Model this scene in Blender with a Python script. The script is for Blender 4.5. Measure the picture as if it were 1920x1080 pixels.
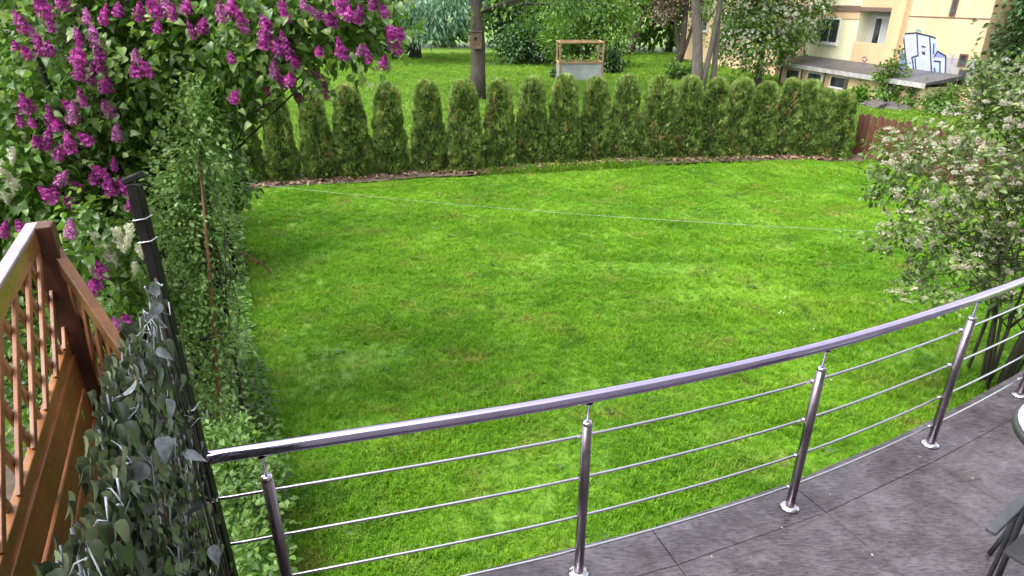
import bpy, bmesh, math, random
import numpy as np
from mathutils import Vector, Matrix

random.seed(7)
rng = np.random.default_rng(7)
R = math.radians
for o in list(bpy.data.objects):
    bpy.data.objects.remove(o)
sc = bpy.context.scene
col = sc.collection

# ------------------------------------------------------------------ camera, sky, sun, exposure
H, PITCH, F = 3.7, R(24.5), 1200.0          # camera height, pitch, focal length in photo pixels
CP, SP = math.cos(PITCH), math.sin(PITCH)
cd = bpy.data.cameras.new('camera')
cam = bpy.data.objects.new('camera', cd)
col.objects.link(cam)
cam.location = (0, 0, H)
cam.rotation_euler = (R(90) - PITCH, 0, 0)
cd.sensor_width = 36
cd.lens = 36 * F / 1920
cd.clip_start = 0.05
cd.clip_end = 1000
sc.camera = cam

world = bpy.data.worlds.new('World')
sc.world = world
world.use_nodes = True
wn = world.node_tree
sky = wn.nodes.new('ShaderNodeTexSky')
sky.sky_type = 'NISHITA'
sky.sun_disc = False
SUN_EL, SUN_ROT = R(60), R(242)
sky.sun_elevation = SUN_EL
sky.sun_rotation = SUN_ROT
sky.dust_density = 4.0
hs = wn.nodes.new('ShaderNodeHueSaturation')
hs.inputs['Saturation'].default_value = 0.28      # overcast: the sky is nearly white
wn.links.new(sky.outputs[0], hs.inputs['Color'])
wn.links.new(hs.outputs[0], wn.nodes['Background'].inputs[0])
wn.nodes['Background'].inputs[1].default_value = 0.15
sd = bpy.data.lights.new('sun', 'SUN')
sd.energy = 0.6
sd.angle = R(45)
sd.color = (1.0, 0.97, 0.93)
sun = bpy.data.objects.new('sun', sd)
col.objects.link(sun)
sdir = Vector((math.sin(SUN_ROT) * math.cos(SUN_EL), math.cos(SUN_ROT) * math.cos(SUN_EL), math.sin(SUN_EL)))
sun.rotation_euler = sdir.to_track_quat('Z', 'Y').to_euler()
sun.location = (0, -5, 20)
sc.view_settings.view_transform = 'Standard'
sc.view_settings.look = 'None'
sc.view_settings.exposure = 1.92
sc.view_settings.gamma = 1.0
sc.cycles.max_bounces = 6
sc.cycles.diffuse_bounces = 3
sc.cycles.glossy_bounces = 3
sc.cycles.transmission_bounces = 3
sc.cycles.use_adaptive_sampling = True
sc.cycles.adaptive_threshold = 0.02


# ------------------------------------------------------------------ helpers
def at(px, py, Y=None, z=None):
    """a point of the place from a photo pixel and its depth or its height"""
    xc, yc = (px - 960) / F, (540 - py) / F
    d = Vector((xc, CP + SP * yc, yc * CP - SP))
    t = Y / d.y if Y is not None else (z - H) / d.z
    return Vector((0, 0, H)) + d * t


def tag(o, label=None, cat=None, group=None, kind=None):
    if label: o['label'] = label
    if cat: o['category'] = cat
    if group: o['group'] = group
    if kind: o['kind'] = kind
    return o


def empty(name, loc=(0, 0, 0), rz=0.0):
    o = bpy.data.objects.new(name, None)
    o.empty_display_size = 0.1
    o.location = loc
    o.rotation_euler = (0, 0, rz)
    col.objects.link(o)
    return o


def link(name, me, parent=None, mat=None):
    if mat is not None and not me.materials:
        me.materials.append(mat)
    o = bpy.data.objects.new(name, me)
    col.objects.link(o)
    if parent is not None:
        o.parent = parent
    return o


UP = Vector((0, 0, 1))


class MB:
    def __init__(s):
        s.v, s.f, s.sm = [], [], []

    def add(s, verts, faces, smooth=False):
        n = len(s.v)
        s.v += [tuple(p) for p in verts]
        s.f += [tuple(i + n for i in f) for f in faces]
        s.sm += [smooth] * len(faces)
        return s

    def obox(s, c, ax, ay, az):
        """box with centre and three half-extent vectors"""
        c, ax, ay, az = Vector(c), Vector(ax), Vector(ay), Vector(az)
        vs = [c + sx * ax + sy * ay + sz_ * az for sx in (-1, 1) for sy in (-1, 1) for sz_ in (-1, 1)]
        fs = [(0, 1, 3, 2), (4, 6, 7, 5), (0, 4, 5, 1), (2, 3, 7, 6), (0, 2, 6, 4), (1, 5, 7, 3)]
        if ax.cross(ay).dot(az) < 0:
            fs = [f[::-1] for f in fs]
        return s.add(vs, fs)

    def box(s, lo, hi):
        lo, hi = Vector(lo), Vector(hi)
        h = (hi - lo) / 2
        return s.obox((lo + hi) / 2, (h.x, 0, 0), (0, h.y, 0), (0, 0, h.z))

    def beam(s, a, b, side, w, t):
        """box from a to b, width w along side, thickness t across"""
        a, b = Vector(a), Vector(b)
        d = (b - a)
        L = d.length
        d.normalize()
        side = Vector(side)
        side = (side - d * side.dot(d)).normalized()
        return s.obox((a + b) / 2, d * L / 2, side * w / 2, d.cross(side) * t / 2)

    def tube(s, pts, rad, sides=8, cap=True, smooth=True):
        pts = [Vector(p) for p in pts]
        if not hasattr(rad, '__len__'):
            rad = [rad] * len(pts)
        vs, fs = [], []
        prev = None
        for i, p in enumerate(pts):
            d = (pts[min(i + 1, len(pts) - 1)] - pts[max(i - 1, 0)])
            if d.length < 1e-9: d = Vector((0, 0, 1))
            d.normalize()
            if prev is None:
                u = d.orthogonal().normalized()
            else:
                u = (prev - d * prev.dot(d))
                u = u.normalized() if u.length > 1e-6 else d.orthogonal().normalized()
            prev = u
            w = d.cross(u)
            for k in range(sides):
                a = 2 * math.pi * k / sides
                vs.append(p + (u * math.cos(a) + w * math.sin(a)) * rad[i])
        for i in range(len(pts) - 1):
            for k in range(sides):
                k2 = (k + 1) % sides
                fs.append((i * sides + k, i * sides + k2, (i + 1) * sides + k2, (i + 1) * sides + k))
        s.add(vs, fs, smooth)
        if cap:
            n = len(s.v) - len(vs)
            s.f += [tuple(n + k for k in range(sides))[::-1], tuple(n + (len(pts) - 1) * sides + k for k in range(sides))]
            s.sm += [False, False]
        return s

    def lathe(s, c, prof, sides=20, smooth=True):
        """profile of (radius, z) turned about the vertical through c"""
        c = Vector(c)
        vs, fs = [], []
        for r, z in prof:
            for k in range(sides):
                a = 2 * math.pi * k / sides
                vs.append(c + Vector((r * math.cos(a), r * math.sin(a), z)))
        for i in range(len(prof) - 1):
            for k in range(sides):
                k2 = (k + 1) % sides
                fs.append((i * sides + k, i * sides + k2, (i + 1) * sides + k2, (i + 1) * sides + k))
        fs2 = [tuple(range(sides))[::-1], tuple((len(prof) - 1) * sides + k for k in range(sides))]
        s.add(vs, fs, smooth)
        n = len(s.v) - len(vs)
        s.f += [tuple(n + i for i in f) for f in fs2]
        s.sm += [False, False]
        return s

    def mesh(s, name):
        me = bpy.data.meshes.new(name)
        me.from_pydata(s.v, [], s.f)
        me.polygons.foreach_set('use_smooth', s.sm)
        me.update()
        return me

    def build(s, name, mat, parent=None, bevel=0.0):
        o = link(name, s.mesh(name), parent, mat)
        if bevel:
            b = o.modifiers.new('bevel', 'BEVEL')
            b.width = bevel
            b.segments = 2
            b.limit_method = 'ANGLE'
        return o


class VNoise:
    """smooth value noise in the plane, for placing things"""
    def __init__(s, seed, n=64):
        s.g = np.random.default_rng(seed).random((n, n))
        s.n = n

    def __call__(s, x, y):
        x = np.asarray(x, float); y = np.asarray(y, float)
        xi = np.floor(x).astype(int); yi = np.floor(y).astype(int)
        fx = x - xi; fy = y - yi
        fx = fx * fx * (3 - 2 * fx); fy = fy * fy * (3 - 2 * fy)
        n = s.n
        a = s.g[xi % n, yi % n]; b = s.g[(xi + 1) % n, yi % n]
        c = s.g[xi % n, (yi + 1) % n]; d = s.g[(xi + 1) % n, (yi + 1) % n]
        return (a * (1 - fx) + b * fx) * (1 - fy) + (c * (1 - fx) + d * fx) * fy


# ------------------------------------------------------------------ materials
def nodes(name):
    m = bpy.data.materials.new(name)
    m.use_nodes = True
    nt = m.node_tree
    return m, nt, nt.nodes['Principled BSDF'], nt.nodes['Material Output']


def ramp(nt, fac, stops):
    r = nt.nodes.new('ShaderNodeValToRGB')
    els = r.color_ramp.elements
    while len(els) < len(stops): els.new(0.5)
    for e, (p, c) in zip(els, stops):
        e.position = p
        e.color = (*c, 1) if len(c) == 3 else c
    nt.links.new(fac, r.inputs[0])
    return r.outputs[0]


def noise(nt, vec, scale, detail=4, rough=0.55, dist=0.0):
    n = nt.nodes.new('ShaderNodeTexNoise')
    n.inputs['Scale'].default_value = scale
    n.inputs['Detail'].default_value = detail
    n.inputs['Roughness'].default_value = rough
    n.inputs['Distortion'].default_value = dist
    if vec is not None: nt.links.new(vec, n.inputs['Vector'])
    return n.outputs[0]


def mix(nt, fac, a, b, mode='MIX'):
    m = nt.nodes.new('ShaderNodeMix')
    m.data_type = 'RGBA'
    m.blend_type = mode
    for sock, v in ((m.inputs[0], fac), (m.inputs[6], a), (m.inputs[7], b)):
        if isinstance(v, (int, float)): sock.default_value = v
        elif isinstance(v, tuple): sock.default_value = (*v, 1)
        else: nt.links.new(v, sock)
    return m.outputs[2]


def position(nt):
    return nt.nodes.new('ShaderNodeNewGeometry').outputs['Position']


def objcoord(nt, scale=None):
    t = nt.nodes.new('ShaderNodeTexCoord').outputs['Object']
    if scale:
        mp = nt.nodes.new('ShaderNodeMapping')
        mp.inputs['Scale'].default_value = scale
        nt.links.new(t, mp.inputs[0])
        t = mp.outputs[0]
    return t


def bump(nt, bsdf, h, strength, dist=0.01):
    b = nt.nodes.new('ShaderNodeBump')
    b.inputs['Strength'].default_value = strength
    b.inputs['Distance'].default_value = dist
    nt.links.new(h, b.inputs['Height'])
    nt.links.new(b.outputs[0], bsdf.inputs['Normal'])


def mat_plain(name, c1, c2, scale=6.0, rough=0.6, bmp=0.2, metal=0.0, stretch=None, world_space=False, rough2=None, spec=0.5):
    m, nt, b, out = nodes(name)
    v = position(nt) if world_space else objcoord(nt, stretch)
    n = noise(nt, v, scale, 6, 0.6)
    n2 = noise(nt, v, scale * 7, 4, 0.6)
    c = ramp(nt, n, [(0.3, c1), (0.72, c2)])
    oi = nt.nodes.new('ShaderNodeObjectInfo').outputs['Random']
    rr = ramp(nt, oi, [(0, (0.86, 0.86, 0.86)), (1, (1.08, 1.08, 1.08))])
    c = mix(nt, 1.0, c, rr, 'MULTIPLY')
    nt.links.new(c, b.inputs['Base Color'])
    b.inputs['Metallic'].default_value = metal
    b.inputs['Specular IOR Level'].default_value = spec
    b.inputs['Roughness'].default_value = rough
    if rough2 is not None:
        nt.links.new(ramp(nt, n2, [(0.3, (rough,) * 3), (0.75, (rough2,) * 3)]), b.inputs['Roughness'])
    if bmp:
        bump(nt, b, n2, bmp, 0.01)
    return m


def mat_leaf(name, stops, rough=0.42, trans=0.3, clump=1.3, clump_dark=0.6, spec=0.5, tcol=1.5):
    """leaf colour by the leaf's own random number and broad drifts of tone through the plant"""
    m, nt, b, out = nodes(name)
    a = nt.nodes.new('ShaderNodeAttribute')
    a.attribute_name = 'rnd'
    c = ramp(nt, a.outputs['Fac'], stops)
    n = noise(nt, position(nt), clump, 3, 0.5)
    k = ramp(nt, n, [(0.35, (clump_dark,) * 3), (0.65, (1.15, 1.15, 1.1))])
    c = mix(nt, 1.0, c, k, 'MULTIPLY')
    nt.links.new(c, b.inputs['Base Color'])
    b.inputs['Roughness'].default_value = rough
    b.inputs['Specular IOR Level'].default_value = spec
    t = nt.nodes.new('ShaderNodeBsdfTranslucent')
    nt.links.new(mix(nt, 1.0, c, (tcol, tcol, tcol * 0.6), 'MULTIPLY'), t.inputs[0])
    ms = nt.nodes.new('ShaderNodeMixShader')
    ms.inputs[0].default_value = trans
    nt.links.new(b.outputs[0], ms.inputs[1])
    nt.links.new(t.outputs[0], ms.inputs[2])
    nt.links.new(ms.outputs[0], out.inputs[0])
    return m


def mat_wood(name, c1, c2, rough=0.45, grain=(1, 1, 1), scale=5.0):
    m, nt, b, out = nodes(name)
    v = objcoord(nt, grain)
    n = noise(nt, v, scale, 6, 0.65, 0.6)
    n2 = noise(nt, objcoord(nt), 4.0, 3)
    c = ramp(nt, n, [(0.3, c1), (0.7, c2)])
    c = mix(nt, 1.0, c, ramp(nt, n2, [(0.3, (0.7, 0.68, 0.66)), (0.7, (1.1, 1.08, 1.05))]), 'MULTIPLY')
    oi = nt.nodes.new('ShaderNodeObjectInfo').outputs['Random']
    c = mix(nt, 1.0, c, ramp(nt, oi, [(0, (0.75, 0.73, 0.72)), (1, (1.15, 1.13, 1.1))]), 'MULTIPLY')
    nt.links.new(c, b.inputs['Base Color'])
    nt.links.new(ramp(nt, n2, [(0.3, (rough - 0.15,) * 3), (0.7, (rough + 0.15,) * 3)]), b.inputs['Roughness'])
    bump(nt, b, n, 0.35, 0.004)
    return m


def mat_lawn(name, park=False, blades=False):
    m, nt, b, out = nodes(name)
    p = position(nt)
    fl = nt.nodes.new('ShaderNodeMapping')
    fl.inputs['Scale'].default_value = (1, 1, 0.0)
    nt.links.new(p, fl.inputs[0])
    p = fl.outputs[0]
    big = noise(nt, p, 0.42, 4, 0.6, 0.4)
    mid = noise(nt, p, 1.7, 5, 0.65, 0.3)
    fine = noise(nt, p, 16, 4, 0.7)
    if park:
        c = ramp(nt, big, [(0.3, (0.115, 0.230, 0.020)), (0.5, (0.165, 0.295, 0.026)), (0.75, (0.215, 0.330, 0.050))])
    else:
        c = ramp(nt, big, [(0.30, (0.118, 0.280, 0.012)), (0.48, (0.155, 0.335, 0.014)), (0.66, (0.200, 0.375, 0.018))])
    dry = ramp(nt, mid, [(0.52, (0, 0, 0)), (0.70, (0.7, 0.7, 0.7))])
    c = mix(nt, dry, c, (0.27, 0.32, 0.060) if not park else (0.17, 0.28, 0.05))
    if not park:
        tan = ramp(nt, noise(nt, p, 1.1, 6, 0.7), [(0.58, (0, 0, 0)), (0.72, (0.85, 0.85, 0.85))])
        c = mix(nt, tan, c, (0.33, 0.23, 0.09))
    deep = ramp(nt, noise(nt, p, 2.3, 4, 0.6, 0.5), [(0.32, (0.7, 0.7, 0.7)), (0.48, (0, 0, 0))])
    c = mix(nt, deep, c, (0.085, 0.210, 0.012))
    c = mix(nt, 1.0, c, ramp(nt, fine, [(0.3, (0.75, 0.75, 0.75)), (0.7, (1.15, 1.15, 1.15))]), 'MULTIPLY')
    if blades:
        oi = nt.nodes.new('ShaderNodeObjectInfo').outputs['Random']
        c = mix(nt, 1.0, c, ramp(nt, oi, [(0, (0.68, 0.72, 0.7)), (0.6, (1.05, 1.05, 1.0)), (0.9, (1.2, 1.18, 1.1)), (1, (1.6, 1.35, 1.5))]), 'MULTIPLY')
    else:
        c = mix(nt, 0.4, c, (0.06, 0.105, 0.014))
    nt.links.new(c, b.inputs['Base Color'])
    b.inputs['Roughness'].default_value = 0.55
    b.inputs['Specular IOR Level'].default_value = 0.3
    if not blades:
        bump(nt, b, fine, 0.6, 0.03)
    else:
        t = nt.nodes.new('ShaderNodeBsdfTranslucent')
        nt.links.new(mix(nt, 1.0, c, (1.3, 1.4, 0.8), 'MULTIPLY'), t.inputs[0])
        ms = nt.nodes.new('ShaderNodeMixShader')
        ms.inputs[0].default_value = 0.35
        nt.links.new(b.outputs[0], ms.inputs[1])
        nt.links.new(t.outputs[0], ms.inputs[2])
        nt.links.new(ms.outputs[0], out.inputs[0])
    return m


M = {}
M['lawn'] = mat_lawn('lawn_soil_and_thatch')
M['blade'] = mat_lawn('lawn_blades', blades=True)
M['park'] = mat_lawn('park_turf', park=True)
M['park_blade'] = mat_lawn('park_blades', park=True, blades=True)
M['soil'] = mat_plain('soil', (0.045, 0.032, 0.022), (0.115, 0.078, 0.055), 5, 0.85, 0.9, world_space=True)
M['litter'] = mat_leaf('dead_leaves', [(0, (0.10, 0.06, 0.035)), (0.5, (0.24, 0.13, 0.08)), (1, (0.36, 0.24, 0.17))], 0.7, 0.05)
M['steel'] = None


def mat_steel(name, base, rough, wet=0.12):
    m, nt, b, out = nodes(name)
    v = objcoord(nt)
    n = noise(nt, v, 9, 5, 0.6)
    drops = noise(nt, v, 140, 2, 0.5)
    nt.links.new(ramp(nt, n, [(0.3, tuple(x * 0.86 for x in base)), (0.7, base)]), b.inputs['Base Color'])
    b.inputs['Metallic'].default_value = 1.0
    nt.links.new(ramp(nt, n, [(0.3, (rough * 0.7,) * 3), (0.7, (rough * 1.4,) * 3)]), b.inputs['Roughness'])
    dr = ramp(nt, drops, [(0.60, (0, 0, 0)), (0.72, (1, 1, 1))])
    if wet: bump(nt, b, dr, wet, 0.001)
    return m


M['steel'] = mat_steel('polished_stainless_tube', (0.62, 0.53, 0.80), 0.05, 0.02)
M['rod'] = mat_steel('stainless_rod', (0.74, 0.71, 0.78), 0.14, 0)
M['steel_post'] = mat_steel('stainless_tube', (0.27, 0.225, 0.265), 0.30, 0.04)
M['steel_bright'] = mat_steel('polished_flange', (0.62, 0.58, 0.64), 0.20)
M['thuja'] = mat_leaf('thuja_sprays', [(0, (0.052, 0.098, 0.022)), (0.35, (0.140, 0.225, 0.052)), (0.70, (0.280, 0.380, 0.115)), (0.88, (0.42, 0.50, 0.20)), (0.93, (0.34, 0.25, 0.13)), (1, (0.42, 0.26, 0.14))], 0.5, 0.32, 8.0, 0.7)
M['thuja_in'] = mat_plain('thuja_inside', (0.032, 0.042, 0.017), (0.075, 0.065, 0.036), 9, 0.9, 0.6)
M['bark'] = mat_plain('dark_bark', (0.030, 0.024, 0.020), (0.105, 0.085, 0.068), 6, 0.85, 0.9, stretch=(3, 3, 0.5))
M['bark_grey'] = mat_plain('grey_bark', (0.075, 0.065, 0.055), (0.22, 0.19, 0.165), 6, 0.85, 0.9, stretch=(3, 3, 0.5))
M['lilac_leaf'] = mat_leaf('lilac_leaf', [(0, (0.050, 0.120, 0.022)), (0.5, (0.110, 0.215, 0.036)), (0.85, (0.200, 0.315, 0.070)), (1, (0.30, 0.40, 0.15))], 0.33, 0.38, 1.6, 0.6)
M['lilac_flower'] = mat_leaf('lilac_florets', [(0, (0.12, 0.004, 0.10)), (0.55, (0.36, 0.015, 0.28)), (0.9, (0.58, 0.06, 0.45)), (1, (0.74, 0.20, 0.62))], 0.55, 0.2, 5, 0.65)
M['lilac_faded'] = mat_leaf('fading_florets', [(0, (0.16, 0.03, 0.14)), (0.5, (0.42, 0.09, 0.36)), (1, (0.66, 0.28, 0.58))], 0.55, 0.2, 5, 0.7)
M['lilac_bud'] = mat_leaf('withered_florets', [(0, (0.12, 0.03, 0.07)), (1, (0.28, 0.06, 0.16))], 0.6, 0.2)
M['white_flower'] = mat_leaf('white_florets', [(0, (0.50, 0.50, 0.40)), (1, (0.80, 0.80, 0.72))], 0.5, 0.25, 3, 0.8, tcol=1.0)
M['small_leaf'] = mat_leaf('small_pale_leaf', [(0, (0.120, 0.225, 0.065)), (0.5, (0.250, 0.400, 0.135)), (1, (0.40, 0.54, 0.25))], 0.4, 0.4, 2.2, 0.7)
M['weed_leaf'] = mat_leaf('weed_leaf', [(0, (0.055, 0.130, 0.022)), (0.6, (0.120, 0.240, 0.040)), (1, (0.190, 0.320, 0.070))], 0.45, 0.3, 2.0, 0.6)
M['dark_leaf'] = mat_leaf('dark_leaf', [(0, (0.022, 0.060, 0.018)), (0.5, (0.050, 0.125, 0.034)), (1, (0.100, 0.200, 0.058))], 0.4, 0.3, 0.8, 0.5)
M['fresh_leaf'] = mat_leaf('fresh_leaf', [(0, (0.050, 0.125, 0.016)), (0.5, (0.110, 0.235, 0.028)), (1, (0.190, 0.335, 0.050))], 0.42, 0.35, 0.7, 0.5)
M['blue_leaf'] = mat_leaf('blue_green_needles', [(0, (0.070, 0.150, 0.095)), (0.5, (0.145, 0.270, 0.175)), (1, (0.250, 0.390, 0.270))], 0.5, 0.35, 0.8, 0.65)
M['plum_leaf'] = mat_leaf('brownish_plum_leaf', [(0, (0.060, 0.045, 0.035)), (0.4, (0.130, 0.100, 0.070)), (0.75, (0.190, 0.135, 0.105)), (1, (0.120, 0.200, 0.040))], 0.5, 0.25, 0.9, 0.5)
M['shrub_leaf'] = mat_leaf('blossom_shrub_leaf', [(0, (0.050, 0.098, 0.026)), (0.5, (0.125, 0.200, 0.050)), (0.9, (0.220, 0.300, 0.090)), (1, (0.32, 0.36, 0.11))], 0.36, 0.3, 2.0, 0.6)
M['cream_flower'] = mat_leaf('cream_blossom', [(0, (0.28, 0.26, 0.18)), (0.5, (0.44, 0.41, 0.32)), (1, (0.62, 0.59, 0.50))], 0.6, 0.2, 4, 0.75, tcol=1.0)
M['fake_leaf'] = mat_leaf('artificial_leaf', [(0, (0.020, 0.033, 0.018)), (0.5, (0.078, 0.103, 0.060)), (1, (0.180, 0.210, 0.130))], 0.30, 0.06, 6, 0.6, spec=0.7)
M['fake_pale'] = mat_leaf('pale_artificial_leaf', [(0, (0.12, 0.135, 0.15)), (1, (0.26, 0.28, 0.31))], 0.3, 0.05, 60, 0.6)  # pale blue-grey, for scattered leaves lighter than the rest
M['net'] = mat_plain('grey_plastic_net', (0.20, 0.21, 0.25), (0.34, 0.35, 0.40), 30, 0.4, 0.0)
M['cane'] = mat_plain('dark_willow_cane', (0.020, 0.022, 0.018), (0.07, 0.07, 0.055), 30, 0.5, 0.2)
M['black_post'] = mat_plain('black_painted_steel', (0.008, 0.008, 0.009), (0.022, 0.020, 0.021), 12, 0.42, 0.15, rough2=0.6)
M['black_post'].node_tree.nodes['Principled BSDF'].inputs['Specular IOR Level'].default_value = 0.15
M['tie'] = mat_plain('white_cable_tie', (0.55, 0.55, 0.56), (0.75, 0.75, 0.76), 20, 0.4, 0)
M['lattice'] = mat_wood('orange_stained_lattice', (0.24, 0.090, 0.042), (0.38, 0.165, 0.080), 0.45, (2, 2, 2), 6)
M['lattice_rail'] = mat_wood('orange_stained_rail', (0.19, 0.075, 0.026), (0.31, 0.135, 0.048), 0.4, (3, 3, 12), 4)
M['wet_rail'] = mat_wood('wet_varnished_rail', (0.24, 0.090, 0.026), (0.38, 0.160, 0.050), 0.3, (3, 3, 12), 4)
M['wet_rail'].node_tree.nodes['Principled BSDF'].inputs['Coat Weight'].default_value = 1.0
M['wet_rail'].node_tree.nodes['Principled BSDF'].inputs['Coat Roughness'].default_value = 0.12
M['pale_cap'] = mat_wood('pale_lavender_cap', (0.20, 0.175, 0.20), (0.38, 0.345, 0.39), 0.3, (3, 3, 12), 5)  # pale lavender-grey for the strip along the rail's top
M['lattice_board'] = mat_wood('orange_stained_boards', (0.18, 0.058, 0.019), (0.32, 0.120, 0.042), 0.4, (2, 2, 14), 4)
M['lattice_post'] = mat_wood('dark_stained_post', (0.035, 0.014, 0.010), (0.11, 0.036, 0.018), 0.45, (10, 10, 1), 4)
M['fence_board'] = mat_wood('red_brown_fence_board', (0.060, 0.022, 0.016), (0.150, 0.055, 0.038), 0.6, (12, 12, 1), 3)
M['fence_rail'] = mat_wood('fence_rail', (0.08, 0.04, 0.03), (0.17, 0.09, 0.06), 0.6, (3, 3, 3), 3)
M['stake'] = mat_wood('reddish_stake', (0.12, 0.045, 0.022), (0.27, 0.12, 0.06), 0.6, (10, 10, 1), 4)
M['old_wood'] = mat_wood('old_brown_wood', (0.055, 0.032, 0.022), (0.16, 0.095, 0.06), 0.7, (2, 2, 2), 5)
M['green_stake'] = mat_plain('green_plastic_stake', (0.10, 0.22, 0.035), (0.17, 0.33, 0.06), 14, 0.4, 0.1)
M['raw_wood'] = mat_wood('weathered_pale_wood', (0.26, 0.15, 0.08), (0.44, 0.29, 0.17), 0.7, (2, 2, 2), 3)
M['grey_panel'] = mat_plain('grey_weathered_panel', (0.20, 0.22, 0.23), (0.36, 0.38, 0.39), 2, 0.5, 0.3)
M['line'] = mat_plain('white_line', (0.40, 0.42, 0.42), (0.58, 0.60, 0.60), 5, 0.5, 0)
M['rock'] = mat_plain('grey_rubble', (0.045, 0.038, 0.040), (0.13, 0.11, 0.105), 3, 0.85, 0.8)
M['chair'] = mat_plain('dark_grey_powder_coat', (0.022, 0.024, 0.028), (0.05, 0.052, 0.058), 20, 0.4, 0.1)
M['arm'] = mat_plain('grey_arm_rest', (0.045, 0.048, 0.055), (0.085, 0.09, 0.10), 16, 0.5, 0.1)
M['glass_top'] = mat_plain('frosted_table_top', (0.30, 0.33, 0.33), (0.42, 0.45, 0.45), 5, 0.12, 0)
M['fabric'] = mat_plain('dark_mesh_fabric', (0.03, 0.03, 0.033), (0.06, 0.06, 0.065), 80, 0.8, 0.3)


def mat_concrete(name, c1, c2):
    """damp, fine-ribbed terrace concrete"""
    m, nt, b, out = nodes(name)
    p = position(nt)
    rib = nt.nodes.new('ShaderNodeMapping')
    rib.inputs['Rotation'].default_value = (0, 0, R(-20))
    rib.inputs['Scale'].default_value = (22, 105, 1)
    nt.links.new(p, rib.inputs[0])
    ribn = noise(nt, rib.outputs[0], 1.0, 3, 0.6, 0.5)
    big = noise(nt, p, 1.7, 5, 0.62, 0.3)
    mid = noise(nt, p, 9, 5, 0.7)
    fine = noise(nt, p, 190, 2, 0.6)
    c = ramp(nt, mid, [(0.25, c1), (0.75, c2)])
    st = noise(nt, p, 2.6, 6, 0.7, 0.6)
    c = mix(nt, ramp(nt, st, [(0.50, (0, 0, 0)), (0.68, (0.55, 0.55, 0.55))]), c, (0.034, 0.025, 0.018))
    c = mix(nt, 1.0, c, ramp(nt, ribn, [(0.32, (0.45, 0.44, 0.46)), (0.58, (1.15, 1.13, 1.13))]), 'MULTIPLY')
    c = mix(nt, 1.0, c, ramp(nt, fine, [(0.3, (0.85, 0.85, 0.85)), (0.7, (1.15, 1.15, 1.15))]), 'MULTIPLY')
    c = mix(nt, 1.0, c, ramp(nt, big, [(0.42, (0.60, 0.57, 0.57)), (0.62, (1.05, 1.04, 1.05))]), 'MULTIPLY')
    nt.links.new(c, b.inputs['Base Color'])
    nt.links.new(ramp(nt, big, [(0.42, (0.05,) * 3), (0.64, (0.34,) * 3)]), b.inputs['Roughness'])
    ms = nt.nodes.new('ShaderNodeMath')
    ms.operation = 'ADD'
    nt.links.new(ribn, ms.inputs[0])
    nt.links.new(mid, ms.inputs[1])
    bump(nt, b, ms.outputs[0], 0.30, 0.006)
    return m


M['concrete'] = mat_concrete('damp_concrete', (0.072, 0.062, 0.070), (0.150, 0.132, 0.145))
M['concrete_edge'] = mat_concrete('damp_concrete_edge', (0.078, 0.069, 0.080), (0.145, 0.131, 0.147))
M['mortar'] = mat_plain('dark_joint', (0.035, 0.033, 0.03), (0.07, 0.065, 0.06), 12, 0.9, 0.5)


def mat_render(name, c, dirt=0.8):
    m, nt, b, out = nodes(name)
    p = position(nt)
    mp = nt.nodes.new('ShaderNodeMapping')
    mp.inputs['Scale'].default_value = (1.2, 1.2, 0.25)
    nt.links.new(p, mp.inputs[0])
    n = noise(nt, mp.outputs[0], 1.2, 6, 0.65)
    f = noise(nt, p, 30, 4, 0.6)
    cc = mix(nt, 1.0, c, ramp(nt, n, [(0.25, (dirt, dirt * 0.98, dirt * 0.95)), (0.6, (1.03, 1.03, 1.03))]), 'MULTIPLY')
    nt.links.new(cc, b.inputs['Base Color'])
    b.inputs['Roughness'].default_value = 0.85
    bump(nt, b, f, 0.2, 0.01)
    return m


M['peach'] = mat_render('peach_render', (0.68, 0.49, 0.30), 0.72)
M['peach_dark'] = mat_render('deeper_peach_render', (0.62, 0.42, 0.25))
M['yellow'] = mat_render('pale_yellow_render', (0.68, 0.66, 0.46))
M['plinth'] = mat_render('grey_plinth', (0.32, 0.31, 0.30))
M['balcony_in'] = mat_render('grey_white_loggia', (0.46, 0.45, 0.47))
M['trim'] = mat_render('brown_band', (0.16, 0.105, 0.085))
M['roof'] = mat_plain('bitumen_roof', (0.050, 0.048, 0.053), (0.115, 0.110, 0.118), 1.5, 0.35, 0.3, world_space=True, rough2=0.6)
M['fascia'] = mat_plain('pale_fascia', (0.26, 0.25, 0.25), (0.50, 0.49, 0.48), 5, 0.7, 0.2, world_space=True)
M['frame'] = mat_plain('white_window_frame', (0.60, 0.60, 0.60), (0.74, 0.74, 0.74), 6, 0.4, 0)
M['brown_frame'] = mat_plain('brown_window_frame', (0.10, 0.05, 0.04), (0.17, 0.08, 0.06), 6, 0.5, 0)


def mat_glass(name):
    m, nt, b, out = nodes(name)
    n = noise(nt, position(nt), 1.6, 3)
    nt.links.new(ramp(nt, n, [(0.35, (0.015, 0.018, 0.022)), (0.7, (0.075, 0.08, 0.09))]), b.inputs['Base Color'])
    b.inputs['Roughness'].default_value = 0.06
    return m


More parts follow.
